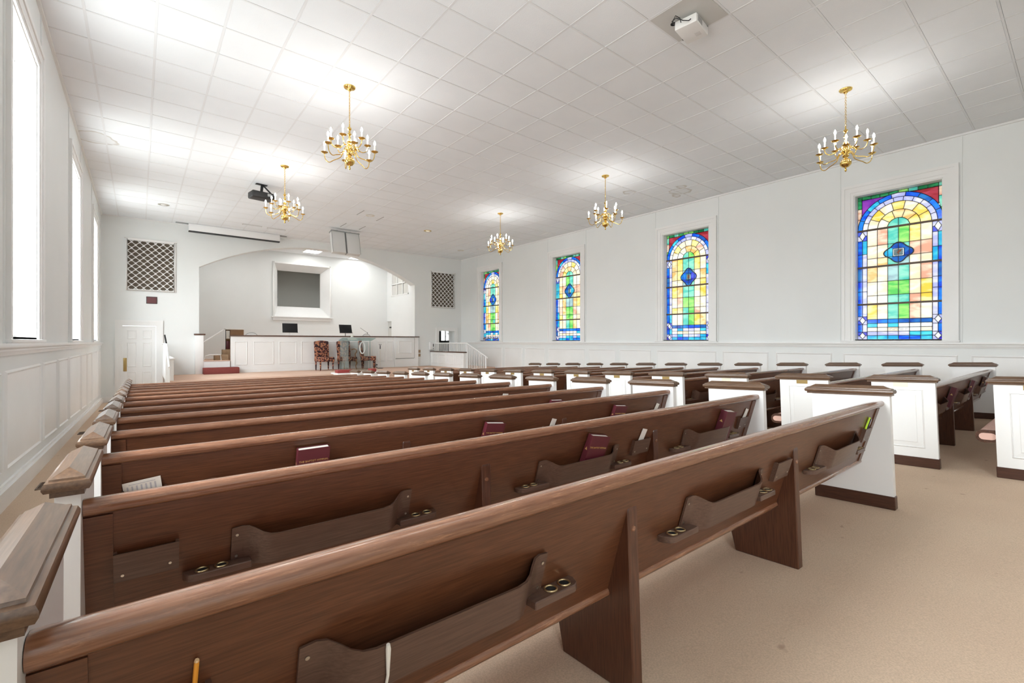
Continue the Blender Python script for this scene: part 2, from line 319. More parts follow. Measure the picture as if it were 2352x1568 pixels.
def tile_mb(w,h,ox=0,oy=0,mb=None):
    g=.0115; mb=mb or MB(); x0,x1,y0,y1=ox-w/2+g,ox+w/2-g,oy-h/2+g,oy+h/2-g; e=.003
    return mb.add([(x0,y0,ZC+.004),(x1,y0,ZC+.004),(x1,y1,ZC+.004),(x0,y1,ZC+.004),(x0+e,y0+e,ZC+.002),(x1-e,y0+e,ZC+.002),(x1-e,y1-e,ZC+.002),(x0+e,y1-e,ZC+.002)],
        [(4,7,6,5),(0,4,5,1),(1,5,6,2),(2,6,7,3),(3,7,4,0),(0,1,2,3)])
cache={}
rest=MB()
for n,(vv,a,b,c,d) in enumerate(tiles):
    if n<299:
        k=(round(b-a,3),round(d-c,3))
        if k not in cache: cache[k]=tile_mb(*k).mesh('ceiling_tile','ceiling_tile',0)
        o=obj('ceiling_tile',cache[k],None,ceil); o.location=((a+b)/2,(c+d)/2,random.uniform(-.0015,.0015))
    else: tile_mb(b-a,d-c,(a+b)/2,(c+d)/2,rest)
tag(obj('ceiling_tile_field',rest,'ceiling_tile',ceil,smooth=0),kind='stuff')
for x in xs[1:-1]: obj('grid_runner',MB().box(x-.013,x+.013,YB,YF,ZC-.0010,ZC+.02),'ceiling_grid',ceil,smooth=0)
for y in ys[1:-1]: obj('grid_cross_tee',MB().box(XL,XR,y-.0105,y+.0105,ZC-.0005,ZC+.02),'ceiling_grid',ceil,smooth=0)
obj('projector_panel',MB().box(PT[0]+.012,PT[1]-.012,PT[2]+.012,PT[3]-.012,ZC-.004,ZC+.03),'grey_panel',ceil,smooth=0)
# dark speaker slots in the ceiling
for (x,y) in ((4.95,14.3),(5.55,14.3),(4.85,12.6),(5.55,12.9)):
    obj('ceiling_slot',MB().box(x,x+.02,y,y+.55,ZC-.004,ZC+.01),'grey_line',ceil,smooth=0)
# wall angle along the ceiling
tn=[0]
def trim(mb,mat='white_trim',bevel=0):
    tn[0]+=1; return struct('trim_%d'%tn[0],mb,mat,bevel=bevel)
trim(MB().box(XL,XL+.03,YB,YF,ZC-.035,ZC)); trim(MB().box(XR-.03,XR,YB,YF,ZC-.035,ZC)); trim(MB().box(XL,XR,YF-.025,YF,ZC-.03,ZC))
# ------------------------------------------------------------------ chair rails, wainscot, baseboards
def rail_prof(sx,x): return [(x,.985),(x+sx*.018,.985),(x+sx*.022,1.01),(x+sx*.03,1.02),(x+sx*.03,1.035),(x+sx*.05,1.05),(x+sx*.055,1.07),(x+sx*.05,1.085),(x,1.085)]
for sx,x,w in ((1,XL,'left'),(-1,XR,'right')):
    trim(MB().prism([(a,b) for a,b in rail_prof(sx,x)],YB,YF,'y'))
    x1=x+sx*.045; 
    mb=MB(); a,b=min(x,x1),max(x,x1)
    mb.hexa([(a,YB,fl(YB)-.02),(b,YB,fl(YB)-.02),(b,YF,fl(YF)-.02),(a,YF,fl(YF)-.02)],[(a,YB,fl(YB)+.14),(b,YB,fl(YB)+.14),(b,YF,fl(YF)+.14),(a,YF,fl(YF)+.14)])
    x2=x+sx*.02; a,b=min(x,x2),max(x,x2)
    mb.hexa([(a,YB,fl(YB)+.14),(b,YB,fl(YB)+.14),(b,YF,fl(YF)+.14),(a,YF,fl(YF)+.14)],[(a,YB,fl(YB)+.165),(b,YB,fl(YB)+.165),(b,YF,fl(YF)+.165),(a,YF,fl(YF)+.165)])
    struct('baseboard_'+w,mb,'white_trim')
trim(MB().box(XL,DLx0-.17,YF-.02,YF,fl(YF),fl(YF)+.16))
def wall_panel(parent,x,sx,y0,y1):
    zt=.86; mb=MB()
    def bl(y): return fl(y)+.25
    d=sx*.016; w=.035
    def q(ya,yb,za0,za1,zb0,zb1):  # moulding strip, ridge section
        pass
    # frame moulding (four mitred bars, bevelled section) with a sunk field
    o=[(y0,bl(y0)),(y1,bl(y1)),(y1,zt),(y0,zt)]; m_=[(y0+w*.5,bl(y0)+w*.5),(y1-w*.5,bl(y1)+w*.5),(y1-w*.5,zt-w*.5),(y0+w*.5,zt-w*.5)]; i_=[(y0+w,bl(y0)+w),(y1-w,bl(y1)+w),(y1-w,zt-w),(y0+w,zt-w)]
    vs=[(x,a,b) for a,b in o]+[(x+d,a,b) for a,b in m_]+[(x+d*.25,a,b) for a,b in i_]; fs=[]
    for k in range(4):
        j=(k+1)%4; fs+= [(k,j,4+j,4+k),(4+k,4+j,8+j,8+k)]
    fs.append((8,9,10,11))
    mb.add(vs,fs); obj('wall_panel',mb,'white_trim',parent,smooth=0)
for sx,x,par,cs in ((1,XL,wl,WLc),(-1,XR,wr,WR)):
    for k,c in enumerate(([cs[0]-4.38] if sx<0 else [])+cs):
        for a,b in ((-.855,.855),(1.045,2.135),(2.295,3.365)):
            y0,y1=c+a,c+b
            if y0<YB: continue
            if y1>YF-.1: continue
            wall_panel(par,x,sx,y0,y1)
# ------------------------------------------------------------------ window casings
def casing(parent,x,sx,c,glass_x):
    # stepped picture-frame casing, jamb lining and stool
    for (a0,a1,th) in ((.0,.055,.020),(.055,.15,.030),(.15,.205,.042)):
        mb=MB(); i0,i1=HW+a0,HW+a1; z0=WZ0-.02
        xa,xb=sorted((x,x+sx*th))
        mb.box(xa,xb,c-i1,c-i0,z0,WZ1+a1); mb.box(xa,xb,c+i0,c+i1,z0,WZ1+a1); mb.box(xa,xb,c-i0,c+i0,WZ1+a0,WZ1+a1)
        obj('casing_board',mb,'white_trim',parent,smooth=0)
    xa,xb=sorted((x,x+sx*.05)); mb=MB().box(xa,xb,c-HW-.22,c+HW+.22,WZ0-.055,WZ0-.02)
    obj('window_sill',mb,'white_trim',parent,bevel=.006)
    mb=MB(); g0,g1=sorted((x,glass_x-sx*.03)); t=.018
    mb.box(g0,g1,c-HW,c-HW+t,WZ0,WZ1); mb.box(g0,g1,c+HW-t,c+HW,WZ0,WZ1); mb.box(g0,g1,c-HW+t,c+HW-t,WZ1-t,WZ1); mb.box(g0,g1,c-HW+t,c+HW-t,WZ0-.02,WZ0+.002)
    obj('jamb_lining',mb,'white_trim',parent,smooth=0)
# pilaster lines from casing to ceiling (thin battens)
for sx,x,par,cs in ((1,XL,wl,WLc),(-1,XR,wr,WR)):
    for c in cs:
        for s in (-1,1):
            xa,xb=sorted((x,x+sx*.012)); obj('wall_batten',MB().box(xa,xb,c+s*(HW+.235)-.012,c+s*(HW+.235)+.012,1.085,ZC-.03),'wall_paint',par,smooth=0)
def clear_window(idx,c,rail):
    root=thing('window_%d'%idx,None,None); root['kind']='structure'
    casing(root,XL,1,c,XL-.17)
    gx=XL-.18; t=.03; mb=MB()
    for a,b,z0,z1 in ((c-HW,c-HW+t,WZ0,WZ1),(c+HW-t,c+HW,WZ0,WZ1),(c-HW,c+HW,WZ0,WZ0+t),(c-HW,c+HW,WZ1-t,WZ1)): mb.box(gx-.02,gx+.02,a,b,z0,z1)
    if rail: mb.box(gx-.03,gx+.03,c-HW,c+HW,2.06,2.11)
    obj('sash_frame',mb,'white_trim',root,smooth=0)
    obj('window_pane',MB().box(gx-.003,gx+.003,c-HW+t,c+HW-t,WZ0+t,WZ1-t),'window_glass',root,smooth=0)
    li=D.lights.new('daylight_portal','AREA'); li.shape='RECTANGLE'; li.size=WZ1-WZ0; li.size_y=2*HW; li.cycles.is_portal=True
    lo=D.objects.new('daylight_portal',li); C.objects.link(lo); lo.location=(XL-.29,c,(WZ0+WZ1)/2); lo.rotation_euler=(0,-PI/2,0); lo.parent=root
for i,c in enumerate(WLc): clear_window((11,1,2,3,4)[i],c,i==4)  # rearmost window is unseen behind the camera, added to let in daylight
# ------------------------------------------------------------------ stained glass windows
def stained(idx,c,seed):
    rnd=random.Random(seed); root=thing('window_%d'%idx,None,None); root['kind']='structure'
    casing(root,XR,-1,c,XR+.18); gx=XR+.18; Wd=2*HW-.036; B=.078; L=.078; cw=(Wd-2*(B+L))/6
    y_of=lambda u:c+Wd/2-u
    polys=[]   # (poly in (u,z), mat)
    z5=[1.14+.08*i for i in range(6)]; SP=3.32; R=[.168,.325,.482,.565,Wd/2]
    field=[z5[5],1.84,2.01,2.28,2.58,2.75,3.00,SP]; cols=[B+L+cw*i for i in range(7)]
    rect=lambda a,b,z0,z1:[(a,z0),(b,z0),(b,z1),(a,z1)]
    warm=['g_cream','g_cream','g_orange','g_pink','g_yellow','g_cream']; 
    # bottom rows
    for r in range(5):
        for k in range(6):
            m=[['g_blue','g_cyan'],['g_lav','g_cyan','g_lav'],['g_cream','g_white'],['g_white','g_lav','g_cyan'],['g_blue','g_deep']][r]
            polys.append((rect(cols[k],cols[k+1],z5[r],z5[r+1]),rnd.choice(m)))
    for r in range(7):
        for k in range(6):
            if k in (2,3): m=rnd.choice([['g_teal','g_green'],['g_green','g_teal'],['g_green','g_green'],['g_mauve','g_mauve','g_teal'],['g_mauve','g_teal'],['g_teal','g_mauve'],['g_green','g_teal']][r])
            else: m=rnd.choice(warm)
            polys.append((rect(cols[k],cols[k+1],field[r],field[r+1]),m))
    # borders
    zr=[1.14,1.29,1.44,1.60,1.84,2.10,2.30,2.58,2.85,3.12,SP]
    for side in (0,1):
        for a,b in zip(zr,zr[1:]):
            ua,ub,uc=(0,B,B+L) if side==0 else (Wd,Wd-B,Wd-B-L)
            ros = (a,b) in ((1.14,1.29),(1.44,1.60),(3.12,SP))
            if ros:
                u0,u1=min(ua,uc),max(ua,uc); cu,cz=(u0+u1)/2,(a+b)/2; h=(b-a)/2*.9; w=(u1-u0)/2*.62
                dm=[(cu-w,cz),(cu,cz-h),(cu+w,cz),(cu,cz+h)]
                polys.append((dm,'g_white'))
                for p in (([(u0,a),(cu,a),(cu,cz-h),(cu-w,cz),(u0,cz)]),([(cu,a),(u1,a),(u1,cz),(cu+w,cz),(cu,cz-h)]),([(u1,cz),(u1,b),(cu,b),(cu,cz+h),(cu+w,cz)]),([(cu,b),(u0,b),(u0,cz),(cu-w,cz),(cu,cz+h)])):
                    polys.append((p,rnd.choice(['g_lav','g_indigo','g_lav'])))
            else:
                polys.append((rect(min(ua,ub),max(ua,ub),a,b),rnd.choice(['g_blue','g_blue','g_cyan','g_deep' if idx!=8 else 'g_indigo'])))
                polys.append((rect(min(ub,uc),max(ub,uc),a,b),rnd.choice(['g_lav','g_lav','g_cyan'])))
    # arch rings
    cu=Wd/2
    pt=lambda r,t:(cu-r*math.cos(t),SP+r*math.sin(t))
    def ring(r0,r1,n,mats,off=0):
        for k in range(n):
            t0,t1=PI*k/n,PI*(k+1)/n; N=5
            if r0>0: p=[pt(r1,t0+(t1-t0)*i/N) for i in range(N+1)]+[pt(r0,t1-(t1-t0)*i/N) for i in range(N+1)]
            else: p=[(cu,SP)]+[pt(r1,t0+(t1-t0)*i/N) for i in range(N+1)]
            polys.append((p,mats[k%len(mats)] if off else rnd.choice(mats)))
    ring(0,R[0],2,['g_teal','g_green']); ring(R[0],R[1],5,['g_cream','g_orange','g_yellow']); ring(R[1],R[2],7,['g_cream','g_yellow','g_pink','g_cream'])
    ring(R[2],R[3],11,['g_lav','g_white','g_lav']); ring(R[3],R[4],9,['g_blue','g_blue','g_cyan','g_blue','g_lav','g_blue','g_deep'],1)
    # spandrels
    T=WZ1-.018; gb=.07
    for s in (0,1):
        f=lambda u: u if s==0 else Wd-u
        N=8; arc=[]
        for i in range(N+1):
            t=PI/2*i/N; p=pt(R[4],t); arc.append((f(p[0]),min(p[1],T-.002)))
        # border squares: side strip
        zz=[SP,SP+.24,SP+.45,T-gb]
        for a,b in zip(zz,zz[1:]):
            def ux(z): 
                d=R[4]**2-(z-SP)**2; return min(gb,cu-math.sqrt(max(d,0)))
            p=[(f(0),a),(f(max(ux(a),.002)),a),(f(max(ux((a+b)/2),.002)),(a+b)/2),(f(max(ux(b),.003)),b),(f(0),b)]
            polys.append((p,rnd.choice(['g_dkgreen','g_teal','g_green','g_pink'])))
        uu=[0,gb,.22,.36,.50,cu]
        for a,b in zip(uu,uu[1:]):
            def za(u):
                return max(T-gb,SP+math.sqrt(max(R[4]**2-(cu-u)**2,0)))
            if T-za(b)<.004: continue
            polys.append(([(f(a),za(a)),(f(b),za(b)),(f(b),T),(f(a),T)],rnd.choice(['g_dkgreen','g_green','g_teal','g_dkgreen'])))
        inner=[(f(gb),T-gb)]+[(f(u),SP+math.sqrt(R[4]**2-(cu-u)**2)) for u in (gb,.12,.18,.24,.30,.36) if SP+math.sqrt(R[4]**2-(cu-u)**2)<T-gb]
        ue=cu-math.sqrt(R[4]**2-(T-gb-SP)**2); inner.append((f(ue),T-gb))
        polys.append((inner,('g_purple' if s==0 else 'g_red') if idx==5 else 'g_red'))
    def poly_obj(name,p,m,x0,x1,par):
        mb=MB().prism([(y_of(u),z) for u,z in p],x0,x1,'x'); return obj(name,mb,m,par,smooth=0)
    mc=(cu,2.82); ey=1.05 if idx!=5 else .86
    def frad(t): return .20*(1+.13*math.cos(4*t))
    def infoil(u,z):
        t=math.atan2((z-mc[1])/ey,u-mc[0]); return math.hypot(u-mc[0],(z-mc[1])/ey)<frad(t)
    for p,m in polys:
        us=[q[0] for q in p]; zs=[q[1] for q in p]
        if len(p)==4 and max(us)>mc[0]-.24 and min(us)<mc[0]+.24 and max(zs)>mc[1]-.26 and min(zs)<mc[1]+.26 and m not in('g_blue',):
            NN=20; mb=MB(); u0,u1,z0,z1=min(us),max(us),min(zs),max(zs); cut=False; cells=[]
            for i in range(NN):
                for j in range(NN):
                    a,b_=u0+(u1-u0)*i/NN,z0+(z1-z0)*j/NN; da,db=(u1-u0)/NN,(z1-z0)/NN
                    if infoil(a+da/2,b_+db/2): cut=True; continue
                    cells.append((a,b_,da,db))
            if cut:
                if not cells: continue
                for a,b_,da,db in cells: mb.add([(gx-.003,y_of(a),b_),(gx-.003,y_of(a),b_+db),(gx-.003,y_of(a+da),b_+db),(gx-.003,y_of(a+da),b_)],[(0,1,2,3)])
                o=obj('glass_pane',mb,m,root,smooth=0)
                for q in o.data.attributes['inner'].data: q.value=1.0
                continue
        poly_obj('glass_pane',p,m,gx-.003,gx+.003,root)
    # lead cames, one network
    seen=set(); mb=MB()
    def came(a,b,x0,w,mb=mb):
        d=Vector((b[0]-a[0],b[1]-a[1])); 
        if d.length<1e-4: return
        n=Vector((-d.y,d.x)).normalized()*w
        q=[(a[0]+n.x,a[1]+n.y),(b[0]+n.x,b[1]+n.y),(b[0]-n.x,b[1]-n.y),(a[0]-n.x,a[1]-n.y)]
        mb.prism([(y_of(u),z) for u,z in q],x0,gx+.006,'x')
    for p,m in polys:
        for a,b in zip(p,p[1:]+p[:1]):
            k=tuple(sorted([(round(a[0],3),round(a[1],3)),(round(b[0],3),round(b[1],3))]))
            if k in seen: continue
            seen.add(k); came(a,b,gx-.008,.0038)
    tag(obj('lead_cames',mb,'lead',root,smooth=0),kind='stuff')
    for z in (1.84,2.58,3.32): obj('saddle_bar',MB().box(gx-.035,gx-.009,c-Wd/2,c+Wd/2,z-.018,z+.018),'bar_brown',root,smooth=0)
    # quatrefoil medallion
    foilpt=lambda t,r=None:(mc[0]+(frad(t) if r is None else r)*math.cos(t),mc[1]+(frad(t) if r is None else r)*math.sin(t)*ey)
    hw,hh=(.085,.075) if idx==5 else (.065,.085)
    def sqpt(t,k=0):
        a,b_=hw-k,hh-k; c_,s_=math.cos(t),math.sin(t)*ey; f=min(a/abs(c_) if abs(c_)>1e-6 else 9,b_/abs(s_) if abs(s_)>1e-6 else 9); return (mc[0]+f*c_,mc[1]+f*s_)
    def band(name,fo_,fi_,m,t0,t1,n=10):
        mb=MB()
        for i in range(n):
            a,b_=t0+(t1-t0)*i/n,t0+(t1-t0)*(i+1)/n; q=[fo_(a),fo_(b_),fi_(b_),fi_(a)]
            mb.add([(gx-.005,y_of(u),z) for u,z in q],[(0,1,2,3)])
        o=obj(name,mb,m,root,smooth=0)
        for q in o.data.attributes['inner'].data: q.value=1.0
    for s_i in range(4):
        t0=PI/4+PI/2*s_i; band('medallion_pane',foilpt,sqpt,['g_deep','g_indigo','g_cyan','g_blue'][(s_i+idx)%4] if s_i%2 else 'g_deep',t0,t0+PI/2,12)
    for s_i in range(4):
        t0=PI/4+PI/2*s_i; band('medallion_border',sqpt,lambda t:sqpt(t,.014),'g_white' if idx==5 else 'g_cyan',t0,t0+PI/2,8)
    sq=rect(mc[0]-hw+.014,mc[0]+hw-.014,mc[1]-hh+.014,mc[1]+hh-.014); poly_obj('medallion_picture',sq,'g_grey',gx-.006,gx-.004,root)
    mb=MB(); fo=[foilpt(2*PI*i/40) for i in range(40)]
    for a,b in zip(fo,fo[1:]+fo[:1]): came(a,b,gx-.012,.008,mb)
    for a,b in zip([(mc[0]-hw,mc[1]-hh),(mc[0]+hw,mc[1]-hh),(mc[0]+hw,mc[1]+hh),(mc[0]-hw,mc[1]+hh)],[(mc[0]+hw,mc[1]-hh),(mc[0]+hw,mc[1]+hh),(mc[0]-hw,mc[1]+hh),(mc[0]-hw,mc[1]-hh)]): came(a,b,gx-.012,.003,mb)
    obj('medallion_came',mb,'lead',root,smooth=0)
    sh={5:[(-.045,.01),(-.02,.0),(.0,.035),(.045,.05),(.04,.015),(.012,-.005),(.0,-.05),(-.012,-.015)],6:[(-.03,-.04),(.03,-.04),(.02,0),(.03,.03),(0,.045),(-.03,.03),(-.02,0)],7:[(-.01,-.05),(.01,-.05),(.01,.05),(-.01,.05)],8:[(-.02,-.045),(.02,-.045),(.015,.04),(-.015,.04)]}[idx]
    poly_obj('medallion_figure',[(mc[0]+a,mc[1]+b) for a,b in sh],{5:'figure_brown',6:'figure_brown',7:'figure_blue',8:'figure_blue'}[idx],gx-.009,gx-.0065,root)
    # worn inscription strokes on the cream strip
    mb=MB()
    for row,zz in ((0,1.352),(1,1.328)):
        u=cu-.14
        while u<cu+.13:
            w=rnd.uniform(.006,.02); mb.box(gx-.006,gx-.004,y_of(u+w),y_of(u),zz,zz+.006); u+=w+rnd.choice([.003,.003,.02])
    tag(obj('inscription',mb,'lead',root,smooth=0),kind='stuff')
for i,c in enumerate(WR): stained(5+i,c,[11,23,5,42][i])
# ------------------------------------------------------------------ front wall: doors, grilles
def door_casing(root,x0,x1,zt,zb_,y=YF,w=.17):
    for a0,a1,th in ((0,.05,.02),(.05,.12,.03),(.12,w,.045)):
        mb=MB(); mb.box(x0-a1,x0-a0,y-th,y,zb_,zt+a1); mb.box(x1+a0,x1+a1,y-th,y,zb_,zt+a1); mb.box(x0-a0,x1+a0,y-th,y,zt+a0,zt+a1)
        obj('door_casing',mb,'white_trim',root,smooth=0)
def panel_leaf(mb,x0,x1,z0,z1,y,panels,th=.045):
    mb.box(x0,x1,y,y+th,z0,z1)
    for a,b,c_,d in panels:
        w=.02; o=[(a,c_),(b,c_),(b,d),(a,d)]; i1=[(a+w,c_+w),(b-w,c_+w),(b-w,d-w),(a+w,d-w)]; i2=[(a+2*w,c_+2*w),(b-2*w,c_+2*w),(b-2*w,d-2*w),(a+2*w,d-2*w)]
        vs=[(p[0],y-.001,p[1]) for p in o]+[(p[0],y-.012,p[1]) for p in i1]+[(p[0],y-.003,p[1]) for p in i2]; fs=[]
        for k in range(4): j=(k+1)%4; fs+=[(k,j,4+j,4+k),(4+k,4+j,8+j,8+k)]
        fs.append((8,9,10,11)); mb.add(vs,fs)
d1=thing('door_1',None,None); d1['kind']='structure'
door_casing(d1,DLx0+.02,DLx1-.01,DZ,fl(YF))
zf=fl(YF)+.01; mb=MB(); panel_leaf(mb,DLx0+.01,DLx1-.01,zf,DZ-.005,YF+.02,[(-.28,-.06,1.17,1.44),(.07,.29,1.17,1.44),(-.28,-.06,.35,1.08),(.07,.29,.35,1.08),(-.28,-.06,-.52,.22),(.07,.29,-.52,.22)])
obj('door_leaf',mb,'white_trim',d1,smooth=0); obj('push_plate',MB().box(-.365,-.285,YF+.012,YF+.02,.23,.62),'plaque_brass',d1,bevel=.002)
d2=thing('door_2',None,None); d2['kind']='structure'; door_casing(d2,DRx0,DRx1,DZ,.08,w=.15)
mb=MB().box(0,.045,0,.72,.09,DZ-.01); mb.xf(Matrix.Translation((DRx1-.02,Y1+.01,0))@Matrix.Rotation(-.72,4,'Z')); obj('door_leaf',mb,'white_trim',d2,smooth=0)
def grille(root_label,x0,x1,z0,z1,idx):
    t=thing('wall_grille',root_label,'grille',(x0,YF,z0)); w,h=x1-x0,z1-z0; fr=.045
    mb=MB(); 
    for a,b,c_,d in ((-fr,0,-fr,h+fr),(w,w+fr,-fr,h+fr),(0,w,-fr,0),(0,w,h,h+fr)): mb.box(a,b,-.035,.0,c_,d)
    obj('frame',mb,'white_trim',t,bevel=.006)
    mb=MB().box(-fr-.03,w+fr+.03,-.045,0,h+fr,h+fr+.025); obj('crown_moulding',mb,'white_trim',t,bevel=.005)
    obj('backing_cloth',MB().box(0,w,.06,.07,0,h),'grille_cloth',t,smooth=0)
    n=int(round(h/.092)); P=.186
    for k in range(n+1):
        zc=h*k/n; ph=PI*(k%2); N=44; mb=MB(); lo,hi=[],[]
        for i in range(N+1):
            x=w*i/N; cc=math.cos(2*PI*x/P+ph); z=zc+cc*.034; th=.008+.006*abs(cc)
            lo.append((x,min(max(z-th,0),h))); hi.append((x,min(max(z+th,0),h)))
        vs=[]
        for y in (-.012,.012): vs+=[(x,y,z) for x,z in lo]+[(x,y,z) for x,z in hi]
        M=N+1; fs=[]
        for i in range(N): fs+=[(i,i+1,M+i+1,M+i),(2*M+i,3*M+i,3*M+i+1,2*M+i+1),(i,2*M+i,2*M+i+1,i+1),(M+i,M+i+1,3*M+i+1,3*M+i)]
        mb.add(vs,fs); obj('wavy_slat',mb,'white_trim',t,smooth=0)
    return t
grille('white wavy lattice grille high above the closed door at the left',*GL,0)
grille('white wavy lattice grille right of the arch, above the open doorway',*GR,1)
p=thing('wall_plaque','small dark red framed plaque under the left wall grille','plaque',(.29,YF,2.335))
obj('frame',MB().box(-.13,.13,-.02,0,-.105,.105),'black_plastic',p,bevel=.004); obj('plate',MB().box(-.115,.115,-.026,-.02,-.09,.09),'plaque_red',p)
# room behind the right doorway
mb=MB(); wx0,wx1,wz0,wz1=11.88,12.38,1.12,1.85
mb.box(9.3,wx0,20.6,20.8,-.4,2.4); mb.box(wx1,13.6,20.6,20.8,-.4,2.4); mb.box(wx0,wx1,20.6,20.8,-.4,wz0); mb.box(wx0,wx1,20.6,20.8,wz1,2.4)
mb.box(9.22,9.3,Y1,20.8,-.4,2.4); mb.box(13.6,13.7,Y1,20.8,-.4,2.4); mb.box(9.22,13.7,Y1,20.8,2.4,2.5); mb.box(9.22,13.7,Y1,20.8,-.4,.07); mb.box(XR+.3,13.7,Y1-.1,Y1,-.4,2.5)
struct('wall_back_room',mb,'room_grey',smooth=0)
w9=thing('window_9',None,None); w9['kind']='structure'; mb=MB()
mb.box(wx0,wx0+.03,20.55,20.6,wz0,wz1); mb.box(wx1-.03,wx1,20.55,20.6,wz0,wz1); mb.box(12.13,12.18,20.55,20.6,wz0,wz1); mb.box(wx0,wx1,20.55,20.6,wz0,wz0+.03); mb.box(12.15,wx1,20.56,20.6,1.48,1.51)
obj('sash_frame',mb,'room_grey',w9,smooth=0); obj('window_pane',MB().box(wx0,wx1,20.62,20.625,wz0,wz1),'window_glass',w9,smooth=0)
# ------------------------------------------------------------------ stage platform, steps and side walls
ZP=.075; YPF=15.0
mb=MB().box(.62,9.75,YPF,YF-.002,fl(YPF)-.1,ZP); plat=thing('stage_platform','broad raised stage platform covered in tan pink carpet below the arch','platform',(0,0,0))
obj('platform_deck',mb,'stage_carpet',plat,bevel=.01)
for k in range(3): obj('platform_step',MB().box(3.0,7.4,YPF-.3*(3-k),YPF-.3*(2-k),fl(YPF)-.1,fl(YPF)+.155*(k+1)),'stage_carpet',plat,bevel=.01)
def side_set(side):
    # landing, steps down towards the pews, half wall, railing
    X=9.72 if side>0 else .64; e=XR-.05 if side>0 else XL+.05; lab='right' if side>0 else 'left'
    a,b=sorted((X+side*.06,e))
    ymin=13.7
    t=thing('side_steps','carpeted landing and steps down beside the %s wall of the hall'%lab,'steps',(0,0,0))
    if side>0: obj('landing',MB().box(a,b,YPF,YF-.03,fl(YPF)-.1,.075),'stage_carpet',t,bevel=.008)
    else: obj('landing',MB().box(a,b,YPF+.6,YPF+.9,fl(YPF)-.1,.0),'stage_carpet',t,bevel=.008)
    n=4
    for k in range(n): 
        y0=YPF-.32*(n-k)
        if side>0: obj('step',MB().box(a,b,y0,y0+.32,fl(YPF)-.1,fl(YPF)+.125*(k+1)),'stage_carpet',t,bevel=.008)
    if side<0:
        for o in list(t.children): D.objects.remove(o)
        D.objects.remove(t)
    hw=thing('half_wall',('white panelled half wall with dark wood cap on the right edge of the stage' if side>0 else 'plain white half wall beside the railing on the left edge of the stage'),'wall',(0,0,0))
    x0,x1=sorted((X-.06,X+.06)); zt=.66 if side>0 else .62
    mb=MB().box(x0,x1,YPF,YF-.02,ZP,zt)
    obj('wall_body',mb,'white_trim',hw,smooth=0)
    for k in range(4):
        y0=YPF+.1+k*.62; xf=x0 if side>0 else x1; s=-1 if side>0 else 1
        d=s*.012; vs=[]; w=.03; z0,z1=ZP+.12,zt-.09; o=[(y0,z0),(y0+.5,z0),(y0+.5,z1),(y0,z1)]; i1=[(y0+w,z0+w),(y0+.5-w,z0+w),(y0+.5-w,z1-w),(y0+w,z1-w)]
        vs=[(xf,p[0],p[1]) for p in o]+[(xf+d,(p[0]+q[0])/2,(p[1]+q[1])/2) for p,q in zip(o,i1)]+[(xf+d*.2,p[0],p[1]) for p in i1]
        fs=[]
        for q in range(4): j=(q+1)%4; fs+=[(q,j,4+j,4+q),(4+q,4+j,8+j,8+q)]
        fs.append((8,9,10,11)); obj('raised_panel',MB().add(vs,fs),'white_trim',hw,smooth=0)
    obj('wood_cap',MB().box(x0-.03,x1+.03,YPF-.03,YF-.02,zt,zt+.045),'dark_frame_wood' if side>0 else 'white_trim',hw,bevel=.01)
    r=thing('stair_railing','white metal stair railing with thin balusters on the %s side of the stage'%lab,'railing',(0,0,0))
    Xr=X+side*.09; zr0=1.03; zr1=.56
    obj('handrail',MB().tube([(Xr,YF-.05,zr0),(Xr,YPF,zr0),(Xr,13.75,zr1),(Xr,13.62,zr1-.07)],.022,8),'white_trim',r)
    y=YF-.15
    while y>13.7:
        zt_=zr0 if y>YPF else zr0-(YPF-y)/1.25*(zr0-zr1)
        zb2=.70 if y>YPF-.02 else fl(YPF)+.125*max(1,4-int((YPF-y)/.32)) if side>0 else fl(y)
        if y>YPF-.02: zb2=ZP
        obj('baluster',MB().box(Xr-.011,Xr+.011,y-.011,y+.011,zb2,zt_),'white_trim',r,smooth=0); y-=.115
    obj('newel_post',MB().box(Xr-.025,Xr+.025,YPF-.03,YPF+.02,fl(YPF),zr0),'white_trim',r,bevel=.004)
    obj('bottom_post',MB().box(Xr-.02,Xr+.02,13.72,13.76,fl(13.74),zr1),'white_trim',r,bevel=.004)
side_set(1); side_set(-1)
b=thing('handrail_bracket','black stick propped on the end of the left stage railing','stick',(.55,15.1,1.045)); obj('shaft',MB().tube([(0,0,0),(-.035,0,.23)],.018,8),'black_plastic',b)
sg=thing('speaker_box','white audio connection box on the wall left of the open doorway','box',(9.62,YF,.9)); obj('case',MB().box(-.02,.24,-.1,0,-.16,.17),'white_plastic',sg,bevel=.008); 
for i in range(2): obj('socket_slot',MB().box(.12+.08*i,.15+.08*i,-.104,-.099,-.02,.10),'dark_hole',sg); obj('round_socket',MB().box(.12+.08*i,.145+.08*i,-.104,-.099,-.11,-.08),'dark_hole',sg)
# ------------------------------------------------------------------ choir wall
cw_=thing('choir_wall','long white panelled choir wall with dark cap behind the pulpit','wall',(0,0,0))
zt=1.27
obj('wall_body',MB().box(2.33,8.0,YF-.06,YF+.06,ZP,zt),'white_trim',cw_,smooth=0)
def ypanel(par,x0,x1,z0,z1,y,name='raised_panel'):
    w=.03; o=[(x0,z0),(x1,z0),(x1,z1),(x0,z1)]; i1=[(x0+w,z0+w),(x1-w,z0+w),(x1-w,z1-w),(x0+w,z1-w)]
    vs=[(p[0],y,p[1]) for p in o]+[((p[0]+q[0])/2,y-.014,(p[1]+q[1])/2) for p,q in zip(o,i1)]+[(p[0],y-.003,p[1]) for p in i1]; fs=[]
    for q in range(4): j=(q+1)%4; fs+=[(q,j,4+j,4+q),(4+q,4+j,8+j,8+q)]
    fs.append((8,9,10,11)); obj(name,MB().add(vs,fs),'white_trim',par,smooth=0)
